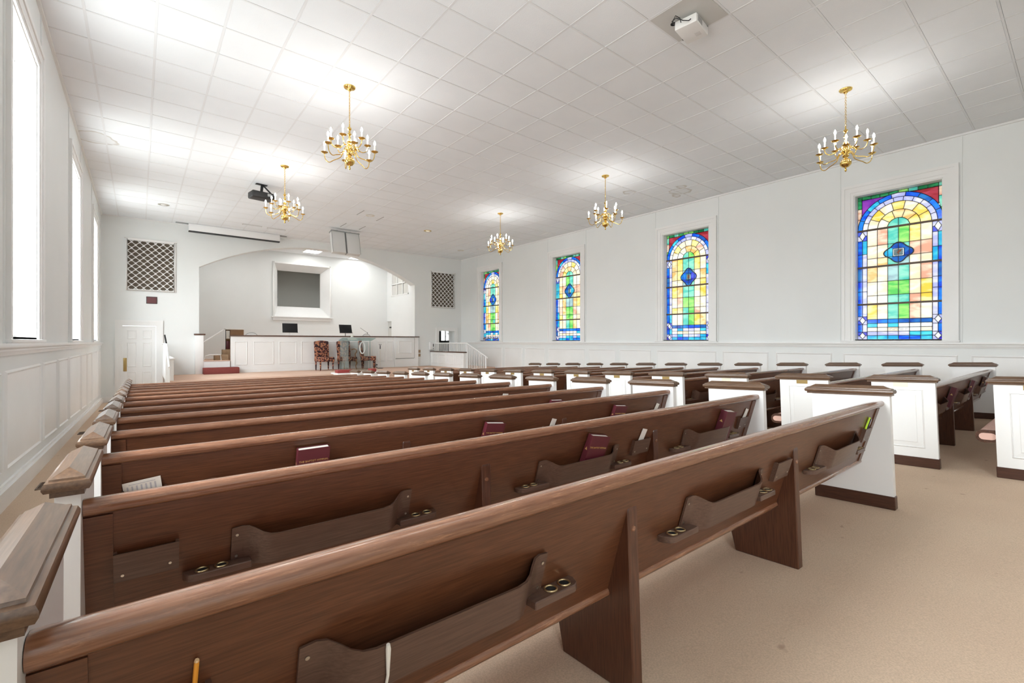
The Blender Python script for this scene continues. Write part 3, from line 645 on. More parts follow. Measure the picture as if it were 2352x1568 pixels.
for a,b in ((2.42,2.80),(2.98,3.60),(3.76,4.33),(4.48,5.05),(5.20,5.75),(5.92,6.48),(6.6,7.12),(7.28,7.62),(7.70,7.95)): ypanel(cw_,a,b,.32,1.10,YF-.06)
obj('base_strip',MB().box(2.30,9.02,YF-.08,YF-.06,ZP,ZP+.12),'white_trim',cw_,smooth=0)
obj('wood_cap',MB().box(2.30,8.0,YF-.10,YF+.10,zt,zt+.04),'dark_frame_wood',cw_,bevel=.008)
dx=thing('choir_wall_cabinet','white box with a hinged panel door at the right end of the choir wall','cabinet',(0,0,0))
obj('body',MB().box(8.0,9.04,YF-.12,YF+.0,ZP,1.27),'white_trim',dx,smooth=0); obj('door',MB().box(8.03,8.84,YF-.145,YF-.121,.43,1.24),'white_trim',dx,bevel=.003)
obj('door_gap',MB().box(8.845,8.857,YF-.13,YF-.119,.42,1.25),'grey_line',dx); obj('hinge_strip',MB().box(8.03,8.84,YF-.14,YF-.119,.405,.422),'grey_line',dx); ypanel(dx,8.15,8.72,.62,1.12,YF-.146)
obj('wood_cap',MB().box(8.0,9.08,YF-.16,YF+.05,1.27,1.31),'dark_frame_wood',dx,bevel=.008)
po=thing('choir_wall_pillar','short white pillar with dark cap left of the choir steps','pillar',(0,0,0)); obj('shaft',MB().box(1.36,1.58,YF-.09,YF-.005,ZP,1.30),'white_trim',po,bevel=.004); obj('wood_cap',MB().box(1.33,1.63,YF-.12,YF-.003,1.30,1.345),'dark_frame_wood',po,bevel=.008)
op=thing('outlet_cover','pair of beige wall sockets right of the choir wall','socket',(9.14,YF,.60)); 
for i in (0,1): obj('cover_plate',MB().box(-.06,.06,-.008,0,-.13+.16*i,-.01+.16*i),'cardboard',op,bevel=.002)
st=thing('choir_step','dark red carpeted step box below the choir steps','step',(0,0,0)); obj('step_box',MB().box(1.55,2.52,YF-.42,YF-.10,ZP,.275),'red_carpet',st,bevel=.012)
st=thing('choir_landing','white riser and carpet landing between pillar and choir wall','step',(0,0,0)); obj('riser',MB().box(1.58,2.30,YF-.08,YF-.005,ZP,.47),'white_trim',st,smooth=0); obj('landing_nosing',MB().box(1.58,2.30,YF-.10,YF-.001,.47,.495),'stage_carpet',st,bevel=.006)
for lab,x0,x1,y0,y1,z0,z1 in (('lower brown carpeted step inside the choir gate',1.95,2.33,18.1,18.5,.46,.66),('upper brown carpeted step beside the wooden bookcase',2.22,2.52,18.55,18.85,.46,.82)):
    s=thing('carpet_step',lab,'step',(0,0,0)); obj('step_body',MB().box(x0,x1,y0,y1,z0,z1),'cardboard',s,bevel=.008)
hr=thing('choir_handrail','white handrail rising behind the choir gate','handrail',(0,0,0)); obj('rail',MB().tube([(1.62,18.2,1.06),(2.27,18.87,1.50),(2.33,18.93,1.50)],.022,8),'white_trim',hr); obj('post',MB().box(1.60,1.64,18.18,18.22,.46,1.08),'white_trim',hr); obj('upper_post',MB().box(2.30,2.34,18.88,18.92,.46,1.50),'white_trim',hr)
hr2=thing('low_handrail','low curved white handrail at floor level inside the choir gate','handrail',(0,0,0)); obj('rail',MB().tube([(1.62,17.95,.50),(1.66,17.98,.62),(1.80,18.05,.66),(2.1,18.08,.66),(2.12,18.08,.47)],.02,8),'white_trim',hr2)
bk=thing('bookcase','orange brown wooden bookcase with maroon books behind the choir wall','bookcase',(2.50,19.0,.46))
mb=MB(); mb.box(0,.42,.0,.03,0,1.06) 
obj('side_panel',mb,'cabinet_wood',bk,smooth=0); obj('top_board',MB().box(-.14,.43,-.01,.42,1.06,1.09),'paper',bk,bevel=.004); obj('back_board',MB().box(-.13,.42,.39,.41,0,1.06),'cabinet_wood',bk,smooth=0)
for z in (.0,.36,.72): obj('shelf_board',MB().box(-.13,.0,.03,.39,z,z+.02),'cabinet_wood',bk,smooth=0)
obj('end_frame',MB().box(-.14,-.125,.03,.06,0,1.06),'black_metal',bk); 
for z,m in ((.38,'maroon_cover'),(.74,'paper')):
    s=thing('book_stack','stack of %s standing on the choir bookcase shelf'%('maroon books' if m!='paper' else 'pale books'),'books',(2.38,19.04,.46+z)); s['group']='books in the choir bookcase'
    obj('covers',MB().box(0,.11,0,.3,0,.28),m,s,bevel=.006)
# music stands, chair backs and a boom stand behind the choir wall
def music_stand(label,x,y,rz,tilt):
    t=thing('music_stand',label,'music stand',(x,y,.46),(0,0,rz))
    M=Matrix.Translation((0,0,1.14))@Matrix.Rotation(-tilt,4,'X'); mb=MB().box(-.26,.26,-.006,.006,-.17,.17); mb.xf(M); obj('desk',mb,'black_metal',t,bevel=.004)
    mb=MB().box(-.26,.26,-.06,.006,-.178,-.168); mb.xf(M); obj('ledge',mb,'black_metal',t)
    obj('shaft',MB().tube([(0,.02,.03),(0,.02,1.10)],.012,8),'white_trim' if 'left' in label else 'black_metal',t)
    for k in range(3):
        a=2*PI*k/3; obj('leg',MB().tube([(0,.02,.2),(.28*math.cos(a),.02+.28*math.sin(a),.012)],.009,6),'black_metal',t)
music_stand('black music stand left of centre above the choir wall',4.34,18.5,.0,.15); music_stand('black music stand right of centre, directly behind the pulpit',6.38,18.5,.15,.25)
def round_chair(label,x,y,w):
    t=thing('choir_chair',label,'chair',(x,y,.46)); pts=[(-w,0,.42),(-w,.02,.80)]+[(-w+2*w*(1-math.cos(PI*i/10))/2,.03,.80+.15*math.sin(PI*i/10)) for i in range(11)]+[(w,.02,.80),(w,0,.42)]
    obj('back_frame',MB().tube(pts,.011,7),'grey_plastic',t); mb=MB(); N=10
    poly=[(-w+.015,.62)]+[(-w+.015+(2*w-.03)*(1-math.cos(PI*i/N))/2,.80+.135*math.sin(PI*i/N)) for i in range(N+1)]+[(w-.015,.62)]
    mb.prism(poly,.02,.04,'y'); obj('backrest',mb,'speaker_grey',t); obj('seat',MB().box(-w,w,-.40,.0,.40,.44),'speaker_grey',t,bevel=.012)
    for a,b in ((-w,0),(w,0),(-w,-.38),(w,-.38)): obj('leg',MB().tube([(a,b,.41),(a,b,0)],.011,6),'grey_plastic',t)
round_chair('grey round-backed chair at the left end behind the choir wall',3.07,18.4,.2); round_chair('grey round-backed chair behind the choir wall, right of the pulpit',7.20,18.4,.17)
t=thing('microphone_boom','thin black microphone boom over the right choir chair','stand',(7.35,18.7,.46)); obj('shaft',MB().tube([(0,0,0),(0,0,1.02)],.009,6),'black_metal',t); obj('boom',MB().tube([(.02,0,.98),(-.3,0,1.2)],.006,6),'black_metal',t); obj('base',MB().lathe([(.13,0),(.13,.015),(.02,.03)]),'black_metal',t)
# baptistry opening
bt=thing('baptistry_frame','white splayed frame around the grey baptistry opening high in the choir back wall','frame',(0,0,0))
ix0,ix1,iz0,iz1=4.42,6.12,2.55,4.03; ya,yb=YC-.06,YC+.42
for nm,q in (('top_splay',[(ox0,ya,oz1),(ox1,ya,oz1),(ix1,yb,iz1),(ix0,yb,iz1)]),('right_splay',[(ox1,ya,oz0),(ox1,ya,oz1),(ix1,yb,iz1),(ix1,yb,iz0)]),('left_splay',[(ox0,ya,oz0),(ox0,ya,oz1),(ix0,yb,iz1),(ix0,yb,iz0)]),('bottom_apron',[(ox0,ya,oz0),(ox1,ya,oz0),(ix1,yb,iz0),(ix0,yb,iz0)])):
    n=(Vector(q[1])-Vector(q[0])).cross(Vector(q[3])-Vector(q[0])).normalized()*.02; cc=Vector((5.3,YC,3.2)); 
    if (sum((Vector(a) for a in q),Vector())/4-cc).dot(n)<0: n=-n
    obj(nm,MB().hexa([Vector(a) for a in q],[Vector(a)+n for a in q]),'white_trim',bt,smooth=0)
mb=MB(); 
for a,b,c_,d in ((ox0-.06,ox0,oz0-.03,oz1+.06),(ox1,ox1+.06,oz0-.03,oz1+.06),(ox0,ox1,oz1,oz1+.06)): mb.box(a,b,YC-.05,YC+.005,c_,d)
obj('outer_moulding',mb,'white_trim',bt,bevel=.004); mb=MB().box(ox0-.12,ox1+.12,YC-.16,YC,oz0-.045,oz0-.005); mb.box(ox0-.06,ox1+.06,YC-.10,YC,oz0-.16,oz0-.045); obj('shelf_moulding',mb,'white_trim',bt,bevel=.008)
mb=MB(); mb.box(4.0,6.6,22.3,22.4,1.8,4.6); mb.box(3.9,4.0,YC+.5,22.4,1.8,4.6); mb.box(6.6,6.7,YC+.5,22.4,1.8,4.6); mb.box(3.9,6.7,YC+.5,22.4,4.5,4.6); mb.box(3.9,6.7,YC+.5,22.4,1.8,1.9)
mb.box(4.0,6.6,YC+.42,YC+.5,1.8,iz0); mb.box(4.0,6.6,YC+.42,YC+.5,iz1,4.6); mb.box(4.0,ix0,YC+.42,YC+.5,iz0,iz1); mb.box(ix1,6.6,YC+.42,YC+.5,iz0,iz1)
struct('wall_baptistry',mb,'choir_grey',smooth=0)
obj('curtain_rod',MB().tube([(ix0+.05,YC+.6,3.9),(ix0+.06,YC+.6,2.9)],.008,6),'grey_line',bt)
# choir side-wall window and door
sw=thing('window_10',None,None); sw['kind']='structure'; struct('wall_sky_backing',MB().box(X9+.21,X9+.25,Y1,YC+.1,0,ZC),'choir_grey',smooth=0); mb=MB(); y0,y1,z0,z1=18.3,20.03,3.14,4.22  # grey panel behind the window, added to stop sky light leaking through
for a,b,c_,d in ((y0,y0+.05,z0,z1),(y1-.05,y1,z0,z1),(y0,y1,z0,z0+.05),(y0,y1,z1-.05,z1),(y0+.56,y0+.60,z0,z1),(y0+1.14,y0+1.18,z0,z1),(y0,y1,3.66,3.70)): mb.box(X9-.01,X9+.05,a,b,c_,d)
obj('sash_frame',mb,'white_trim',sw,smooth=0)
for i in range(3):
    for j in range(2): obj('window_pane',MB().box(X9+.03,X9+.036,y0+.05+i*.575,y0+.54+i*.575,z0+.05+j*.52,z0+.5+j*.52),'choir_grey',sw,smooth=0)
d3=thing('door_3',None,None); d3['kind']='structure'; obj('door_leaf',MB().box(X9+.05,X9+.09,20.03,YC,.46,2.03),'choir_grey',d3,smooth=0); obj('door_closer',MB().box(X9+.02,X9+.05,20.15,20.3,1.72,1.78),'black_plastic',d3)
# fluorescent troffers in the choir ceiling; the last three are unseen, added for light
for lab,x,y in (('glowing square ceiling light left of centre inside the arch',5.45,19.65),('glowing ceiling light partly hidden by the right side of the arch',7.4,19.95),('unseen ceiling light added behind the arch to brighten the left end of the choir',2.6,18.7),('unseen ceiling light added right behind the crown of the arch to brighten the choir',5.2,18.6),('unseen ceiling light added behind the arch to brighten the right end of the choir',7.8,18.7)):
    t=thing('ceiling_light',lab,'light',(x,y,ZC)); t['group']='choir ceiling lights'
    mb=MB(); 
    for a,b,c_,d in ((-.32,-.29,-.32,.32),(.29,.32,-.32,.32),(-.29,.29,-.32,-.29),(-.29,.29,.29,.32)): mb.box(a,b,c_,d,-.015,0)
    obj('frame',mb,'white_trim',t,smooth=0)
    m=MT.get('troffer') or pm('troffer',(1,1,1),.5,emit=(1,1,.98),est=10); obj('diffuser',MB().box(-.285,.285,-.285,.285,-.01,-.002),'troffer',t,smooth=0)
# ------------------------------------------------------------------ stage furniture
def arm_pts(s): return [(s*.24,.10,.72),(s*.27,-.02,.75),(s*.28,-.14,.74),(s*.27,-.22,.69),(s*.27,-.19,.62),(s*.26,-.12,.58),(s*.25,-.16,.50),(s*.24,-.20,.42)]
def chair(label,x,y,rz,arms=False):
    t=thing('upholstered_chair',label,'chair',(x,y,ZP),(0,0,rz),'patterned chairs behind the pulpit')
    mb=MB().prism([(-.27,.30),(.27,.30),(.27,.42),(-.27,.42)],-.25,.25,'y'); mb=MB().box(-.27,.27,-.27,.25,.31,.47); obj('seat',mb,'damask',t,bevel=.035,seg=3)
    N=8; pr=[(-.25,.44)]+[(.25,.44)]+[(.25+.01*0,.98)]+[(.25-.5*i/N,1.03+.03*math.sin(PI*i/N)) for i in range(N+1)]+[(-.25,.98)]
    mb=MB(); M=Matrix.Translation((0,.22,.45))@Matrix.Rotation(-.13,4,'X')@Matrix.Translation((0,-.22,-.45)); mb.prism(pr[:3]+pr[3:-1]+[pr[-1]],.17,.27,'y'); mb.xf(M); obj('backrest',mb,'damask',t,bevel=.02,seg=2)
    for a,b in ((-.22,-.22),(.22,-.22),(-.22,.20),(.22,.20)):
        if arms and b<0: obj('leg',MB().tube([(a,b,.32),(a*1.1,b-.05,.24),(a*1.0,b-.01,.12),(a*1.1,b-.05,0)],[.035,.032,.018,.024],8),'cabinet_wood',t)
        else: obj('leg',MB().tube([(a,b,.32),(a,b,0)],[.032,.02],8),'damask',t)
    if arms:
        for s in (-1,1): obj('arm',MB().tube(arm_pts(s),.022,8),'cabinet_wood',t)
chair('patterned brown upholstered armless chair left of the pulpit',5.13,17.05,.08); chair('patterned chair with curled wooden arms behind the clear pulpit',5.95,17.1,.15,True)
chair('patterned armless chair right of the pulpit turned sideways',6.75,17.1,1.1)
pu=thing('acrylic_pulpit','clear acrylic pulpit standing on the stage in front of the chairs','pulpit',(6.0,16.2,ZP),(0,0,-.05))
for s in (-1,1): 
    M=Matrix.Translation((s*.45,0,0))@Matrix.Rotation(s*-.35,4,'Z'); mb=MB().box(-.011,.011,-.22,.22,0,1.05); mb.xf(M); obj('side_panel',mb,'acrylic_edge',pu,smooth=0)
obj('front_panel',MB().box(-.38,.38,-.02,.0,.02,1.0),'acrylic',pu,smooth=0)
mb=MB().box(-.58,.58,-.24,.24,-.012,.012); mb.xf(Matrix.Translation((0,0,1.10))@Matrix.Rotation(-.18,4,'X')); obj('reading_top',mb,'acrylic_edge',pu,bevel=.003)
obj('base_plate',MB().box(-.5,.5,-.25,.25,0,.02),'acrylic',pu,bevel=.003)
mb=MB(); N=18; mb.tube([(.17+.09*math.cos(2*PI*i/N),-.03,.80+.20*math.sin(2*PI*i/N)) for i in range(N)],.02,6,True); obj('etched_ring',mb,'white_plastic',pu)
s=thing('paper_star','white folded paper star lying on the pulpit top','ornament',(5.80,16.16,1.30)); mb=MB(); N=5; ring=[]
for i in range(10): r=.10 if i%2==0 else .04; a=PI/2+i*PI/5; ring.append((r*math.cos(a),0,r*math.sin(a)))
mb.add(ring+[(0,-.03,0),(0,.03,0)],[(i,(i+1)%10,10) for i in range(10)]+[((i+1)%10,i,11) for i in range(10)]); obj('points',mb,'paper',s,smooth=0)
mb=MB().box(-.14,.14,-.07,.07,-.13,-.10); obj('paper_base',mb,'paper',s,bevel=.003)
t=thing('microphone_stand','straight microphone stand with black clip right of the chairs','stand',(7.16,16.95,ZP)); obj('shaft',MB().tube([(0,0,.02),(0,0,.82)],.008,8),'pale_metal',t); obj('base',MB().lathe([(.11,0),(.11,.012),(.02,.025)]),'black_metal',t)
obj('grip',MB().tube([(0,0,.74),(0,0,.86)],.017,8),'black_metal',t); obj('clip',MB().tube([(-.035,0,.93),(-.02,0,.885),(0,0,.87),(.02,0,.885),(.035,0,.93)],.009,6),'black_metal',t)
t=thing('black_cable_bag','small black bundle of cable at the foot of the microphone stand','cable',(7.12,17.32,ZP)); obj('coil',MB().tube([(.08*math.cos(a*.7),.06*math.sin(a*.7),.02+.012*a) for a in range(14)],.014,6),'black_plastic',t)
# communion table with red cloths
t=thing('communion_table','low white communion table in front of the stage','table',(4.95,13.3,fl(13.3)))
obj('tabletop',MB().box(-.68,.68,-.3,.3,.66,.70),'white_trim',t,bevel=.006); obj('apron',MB().box(-.62,.62,-.25,.25,.55,.66),'white_trim',t,smooth=0)
for a in (-.58,.58):
    for b in (-.21,.21): obj('leg',MB().lathe([(.03,0),(.035,.05),(.022,.1),(.035,.3),(.025,.45),(.04,.55)],a,b),'white_trim',t)
for lab,xx,w in (('wide red padded tray on the left end of the communion table',4.52,.42),('small red box on the right end of the communion table',5.35,.16)):
    s=thing('red_tray',lab,'tray',(xx,13.25,fl(13.3)+.70)); obj('cushion',MB().box(-w/2,w/2,-.13,.13,0,.09),'red_cover',s,bevel=.012)
# ------------------------------------------------------------------ ceiling fixtures
ps=thing('projection_screen','retracted white projection screen housing with black bottom bar below the ceiling','screen',(1.18,17.30,4.49))
obj('housing',MB().box(0,2.56,0,.16,.02,.235),'screen_case',ps,bevel=.006); obj('bottom_bar',MB().box(0,2.56,.0,.14,-.012,.02),'black_plastic',ps,bevel=.004); obj('mounting_rail',MB().box(-.32,2.79,.04,.12,.218,.236),'grey_line',ps)
t=thing('hanging_loudspeaker','pair of white loudspeaker cabinets hung tilted from the ceiling before the arch','speaker',(5.19,15.0,4.28),(math.radians(-14),0,0))
obj('left_cabinet',MB().box(-.44,-.02,-.02,.16,-.36,.34),'speaker_grey',t,bevel=.006); obj('right_cabinet',MB().box(.02,.44,-.02,.16,-.36,.34),'speaker_grey',t,bevel=.006); obj('top_plate',MB().box(-.46,.46,-.05,.18,.34,.365),'grey_line',t)
obj('centre_gap',MB().box(-.022,.022,.02,.15,-.36,.34),'grey_line',t)
for s in (-.44,-.03,.012,.44): obj('edge_strip',MB().box(s-.006,s+.006,-.028,-.018,-.36,.34),'grey_line',t)
for s in (-.22,.2): obj('hanging_bracket',MB().box(s-.02,s+.02,.08,.16,.36,.44),'grey_line',t)
for i,(lab,x,y,dk) in enumerate((('round recessed ceiling spotlight at the left, above the wall grille',.505,15.40,1),('round recessed ceiling spotlight just before the hanging loudspeakers',5.19,13.0,1),('cream round recessed ceiling light right of the loudspeakers',7.38,13.62,0),('dark recessed ceiling spotlight in the far right corner',10.0,15.73,1))):
    t=thing('recessed_light',lab,'light',(x,y,ZC)); t['group']='recessed ceiling spotlights'
    obj('trim_ring',MB().lathe([(.075,-.006),(.10,-.012),(.125,-.008),(.125,0),(.075,0)],n=24),'pale_metal' if dk else 'brass',t); obj('lamp_lens',MB().lathe([(.02,-.02),(.055,-.014),(.072,-.004),(.072,-.001)],n=20),'white_plastic' if dk else 'candle',t)
for lab,x,y in (('pale ceiling air diffuser near the projection screen, left one',2.75,16.4),('pale ceiling air diffuser near the projection screen, right one',3.45,16.45)):
    t=thing('air_diffuser',lab,'vent',(x,y,ZC)); obj('frame',MB().box(-.27,.27,-.06,.06,-.012,0),'grey_panel',t,bevel=.003)
    for k in range(3): obj('louver',MB().box(-.25,.25,-.04+.03*k,-.025+.03*k,-.018,-.012),'ceiling_grid',t)
t=thing('smoke_detector','small white smoke detector on the ceiling near the far right spotlight','detector',(10.35,15.0,ZC)); obj('body',MB().lathe([(.03,-.035),(.055,-.03),(.065,-.01),(.065,0)],n=20),'white_plastic',t)
# white projector
t=thing('white_projector','white projector hung under the grey ceiling panel at the top','projector',(4.88,2.83,4.64),(0,0,math.radians(8)))
obj('body',MB().box(-.17,.17,-.125,.125,-.05,.05),'white_plastic',t,bevel=.014); obj('lens',MB().lathe([(.0,-.006),(.028,-.004),(.034,0),(.034,.01)],n=20).xf(Matrix.Translation((.08,.126,0))@Matrix.Rotation(-PI/2,4,'X')),'black_plastic',t)
obj('intake_grille',MB().box(-.14,-.02,-.128,-.124,-.03,.03),'grey_plastic',t); obj('vent_window',MB().box(.1695,.172,-.1,.0,-.02,.03),'black_plastic',t)
obj('rating_label',MB().box(.02,.09,-.08,-.02,-.0515,-.05),'speaker_grey',t); obj('mount_arm',MB().tube([(0,0,.04),(0,0,.085)],.02,10),'white_plastic',t); obj('mount_plate',MB().lathe([(.05,.078),(.05,.086)],n=20),'grey_panel',t)
obj('mount_foot',MB().tube([(.15,-.08,.03),(.20,-.1,.075),(.15,-.04,.08)],.012,6),'black_metal',t); obj('cable_hole',MB().lathe([(.03,.080),(.03,.0855)],-.10,.17,n=16),'dark_hole',t)
obj('power_cable',MB().tube([(-.10,.17,.084),(-.2,.14,.05),(-.28,.06,.01),(-.27,-.02,-.05),(-.2,-.05,-.03),(-.17,-.06,0)],.005,6),'cable_black',t); obj('video_cable',MB().tube([(-.09,.17,.084),(-.14,.14,.05),(-.2,.12,.02),(-.27,.10,.0),(-.29,.06,.03),(-.22,.04,.03),(-.17,.05,.01)],.0045,6),'cable_black',t)
t=thing('black_projector','black projector on a ceiling mount beside the farther left chandelier','projector',(2.20,12.0,4.46),(0,0,.15))
obj('body',MB().box(-.24,.24,-.16,.16,-.08,.07),'black_plastic',t,bevel=.03,seg=3); obj('lens',MB().lathe([(0,-.02),(.045,-.012),(.05,0)],n=20).xf(Matrix.Translation((.05,.16,0))@Matrix.Rotation(-PI/2,4,'X')),'black_metal',t)
obj('mount_arm',MB().tube([(0,0,.07),(.02,0,.265)],.03,10),'black_metal',t); obj('mount_plate',MB().box(-.12,.12,-.05,.05,.25,.266),'black_metal',t,bevel=.01); obj('side_arm',MB().tube([(.05,0,.24),(.2,-.02,.1),(.24,-.04,.04)],.018,8),'black_metal',t); obj('label_patch',MB().box(.08,.16,-.165,-.16,-.02,.04),'grey_plastic',t)
# ------------------------------------------------------------------ chandeliers
def chandelier(label,x,y):
    t=thing('chandelier',label,'chandelier',(x,y,ZC),(0,0,random.uniform(0,.4)),'brass chandeliers of the hall')
    obj('canopy',MB().lathe([(.012,-.06),(.03,-.045),(.035,-.03),(.075,-.018),(.082,-.006),(.082,0)],n=24),'brass',t)
    mb=MB(); n=19
    for k in range(n):
        z=-.06-(.47)*(k+.5)/n; pts=[]
        for i in range(8):
            a=2*PI*i/8; r=.010*math.cos(a); zz=z+.019*math.sin(a); pts.append((r,0,zz) if k%2 else (0,r,zz))
        mb.tube(pts,.0027,4,True)
    obj('chain',mb,'brass',t)
    prof=[(.004,-1.185),(.012,-1.175),(.016,-1.155),(.008,-1.14),(.014,-1.125),(.04,-1.115),(.068,-1.085),(.072,-1.06),(.066,-1.035),(.045,-1.01),(.026,-1.0),(.022,-.985),(.04,-.97),(.045,-.955),(.03,-.94),(.034,-.92),(.055,-.895),(.058,-.87),(.045,-.845),(.022,-.825),(.018,-.80),(.034,-.785),(.034,-.765),(.016,-.75),(.014,-.70),(.026,-.685),(.026,-.67),(.012,-.655),(.014,-.62),(.028,-.605),(.026,-.585),(.010,-.57),(.008,-.53)]
    obj('centre_column',MB().lathe(prof,n=20),'brass',t)
    for tier,(R,zc,n,z0,ph,low) in enumerate(((.36,-.94,6,-.93,0,.13),(.25,-.80,6,-.845,PI/6,.10))):
        for k in range(n):
            a=2*PI*k/n+ph; M=Matrix.Rotation(a,4,'Z')
            pts=[(.03,0,z0),(.06,0,z0+.015),(.09,0,z0+.0),(.13,0,z0-low*.55),(R-.13,0,zc-low*.80),(R-.07,0,zc-low),(R-.02,0,zc-low*.75),(R,0,zc-.03),(R,0,zc)]
            # smooth it
            q=[]
            for i in range(len(pts)-1):
                p0,p1,p2,p3=[Vector(pts[min(max(i+j,0),len(pts)-1)]) for j in (-1,0,1,2)]
                for s in (0,.25,.5,.75): q.append(.5*((2*p1)+(-p0+p2)*s+(2*p0-5*p1+4*p2-p3)*s*s+(-p0+3*p1-3*p2+p3)*s**3))
            q.append(Vector(pts[-1]))
            key=('arm',tier)
            if key not in CH:
                CH[key]=MB().tube(q,.0065,6).mesh('arm','brass')
                CH[('pan',tier)]=MB().lathe([(.008,-.004),(.03,.0),(.047,.012),(.049,.014),(.028,.006),(.010,.012),(.010,.02)],R,0,zc,16).mesh('drip_pan','brass')
                CH[('can',tier)]=MB().lathe([(.0095,.012),(.0105,.10),(.008,.104)],R,0,zc,10).mesh('candle','candle')
                CH[('bul',tier)]=MB().lathe([(.006,.102),(.0125,.115),(.0145,.128),(.012,.145),(.006,.160),(.0015,.170)],R,0,zc,10).mesh('bulb','bulb')
            arm=obj('arm',CH[key],None,t); arm.rotation_euler=(0,0,a)
            for nm,kk in (('drip_pan','pan'),('candle','can'),('bulb','bul')): obj(nm,CH[(kk,tier)],None,arm)
    return t
CH={}
for lab,x,y in (('brass chandelier, the nearer of the two in the left half of the ceiling',2.34,6.62),('brass chandelier beside the black projector at the left',2.35,10.45),
    ('largest brass chandelier, at the upper right above the nearest stained window',7.94,2.21),('brass chandelier in the middle of the right row, before the second stained window',7.97,6.66),
    ('smallest brass chandelier, the farthest one in the right row',7.98,10.47),('unseen brass chandelier added above the rear left pews to light the hall',2.34,2.21)):
    chandelier(lab,x,y)  # the last one hangs out of view, added for its light
# ------------------------------------------------------------------ pews
SL=.32
def P(x,n,z): return (x,.04+(.745-z)*SL-n,z)     # on the raked back, n metres behind it
def end_cap(x0,w):
    cx=x0+w/2; mb=MB(); y0,y1=-.025,.505
    mb.box(cx-w/2-.008,cx+w/2+.008,y0+.012,y1-.012,.762,.776)
    hw=.047; a=[]
    prof=[(.0,.776),(hw-.004,.776),(hw,.783),(hw,.793),(hw-.004,.800),(hw-.010,.803)]
    # slab with rounded edge then hipped top
    rings=[(hw-.004,y0+.004,.776),(hw,y0,.784),(hw,y0,.792),(hw-.004,y0+.004,.800),(hw-.012,y0+.012,.803),(hw-.013,y0+.014,.808),(hw-.020,y0+.03,.812)]
    vs=[];fs=[]
    for h,yy,z in rings:
        d=yy-y0; vs+=[(cx-h,y0+d,z),(cx+h,y0+d,z),(cx+h,y1-d,z),(cx-h,y1-d,z)]
    n=len(rings); fs.append((3,2,1,0))
    for i in range(n-1):
        for k in range(4): j=(k+1)%4; fs.append((4*i+k,4*i+j,4*i+4+j,4*i+4+k))
    b=4*(n-1); vs+=[(cx,y0+.060,.829),(cx,y1-.060,.829)]; r0,r1=len(vs)-2,len(vs)-1
    fs+=[(b,b+1,r0),(b+1,b+2,r1,r0),(b+2,b+3,r1),(b+3,b,r0,r1)]
    mb.add(vs,fs); return mb
def end_panel(x0,w,face):  # face: -1 raised panel on the low-x side, +1 on the high-x side
    mb=MB().box(x0,x0+w,0,.462,.082,.765); xf=x0 if face<0 else x0+w; d=face
    o=[(.085,.17),(.375,.17),(.375,.70),(.085,.70)]; ws=(.0,.008,.012,.05,.055)
    xs_=(0,.010,.002,.008,.012); vs=[]; fs=[]
    for w_,xx in zip(ws,xs_): vs+=[(xf+d*xx,o[0][0]+w_,o[0][1]+w_),(xf+d*xx,o[1][0]-w_,o[1][1]+w_),(xf+d*xx,o[2][0]-w_,o[2][1]-w_),(xf+d*xx,o[3][0]+w_,o[3][1]-w_)]
    for i in range(4):
        for k in range(4): j=(k+1)%4; fs.append((4*i+k,4*i+j,4*i+4+j,4*i+4+k))
    fs.append((16,17,18,19)); mb.add(vs,fs); return mb
def rack_mb(x0,x1):
    N=[]; 
    half=[(0,.004,.556),(.03,.004,.559),(.05,.010,.556),(.070,.026,.545),(.088,.042,.533),(.108,.052,.525),(.135,.055,.521)]
    path=[(x0+a,n,z) for a,n,z in half]+[(x1-a,n,z) for a,n,z in half[::-1]]
    th=.008; vs=[];fs=[]
    for x,n,z in path: vs+=[P(x,n,.418),P(x,n,z),P(x,n+th,z),P(x,n+th,.418)]
    m=len(path)
    for i in range(m-1):
        for k in range(4): j=(k+1)%4; fs.append((4*i+k,4*i+j,4*i+4+j,4*i+4+k))
    fs+=[(0,1,2,3),(4*m-4,4*m-1,4*m-2,4*m-3)]
    mb=MB().add(vs,fs)
    q=[(x,n,z) for x,n,z in path]; vs=[P(x,0,.422) for x,n,z in q]+[P(x,n+.002,.422) for x,n,z in q]+[P(x,0,.43) for x,n,z in q]+[P(x,n+.002,.43) for x,n,z in q]
    fs=[]
    for i in range(m-1): fs+=[(i,i+1,m+i+1,m+i),(2*m+i,3*m+i,3*m+i+1,2*m+i+1)]
    return mb.add(vs,fs)
def disc(mb,x,n,z,r,h=.002,k=8):
    o=[]; 
    for hh in (0,h):
        for i in range(k): a=2*PI*i/k; o.append(P(x+r*math.cos(a),n+hh,z+r*math.sin(a)))
    mb.add(o,[tuple(range(k)),tuple(range(k,2*k))]+[(i,(i+1)%k,k+(i+1)%k,k+i) for i in range(k)])
RACKS=((.405,1.042),(1.748,2.382),(3.092,3.755)); HOLD=((.112,.265),(2.520,2.682),(3.885,4.01))
def cup_mb(x0,x1,side):
    mb=MB(); zt=.442; y=lambda n:.04+(.745-zt)*SL-n
    pl=[(x0,0),(x1,0),(x1,.058),(x0,.058)] if 0 else ([(x0,0),(x1,0),(x1,.055),(x0+.03,.055),(x0+.012,.045),(x0,.02)] if side<0 else [(x0,0),(x1,0),(x1,.02),(x1-.012,.045),(x1-.03,.055),(x0,.055)])
    mb.prism([(x,y(n)) for x,n in pl],zt-.022,zt,'z'); return mb
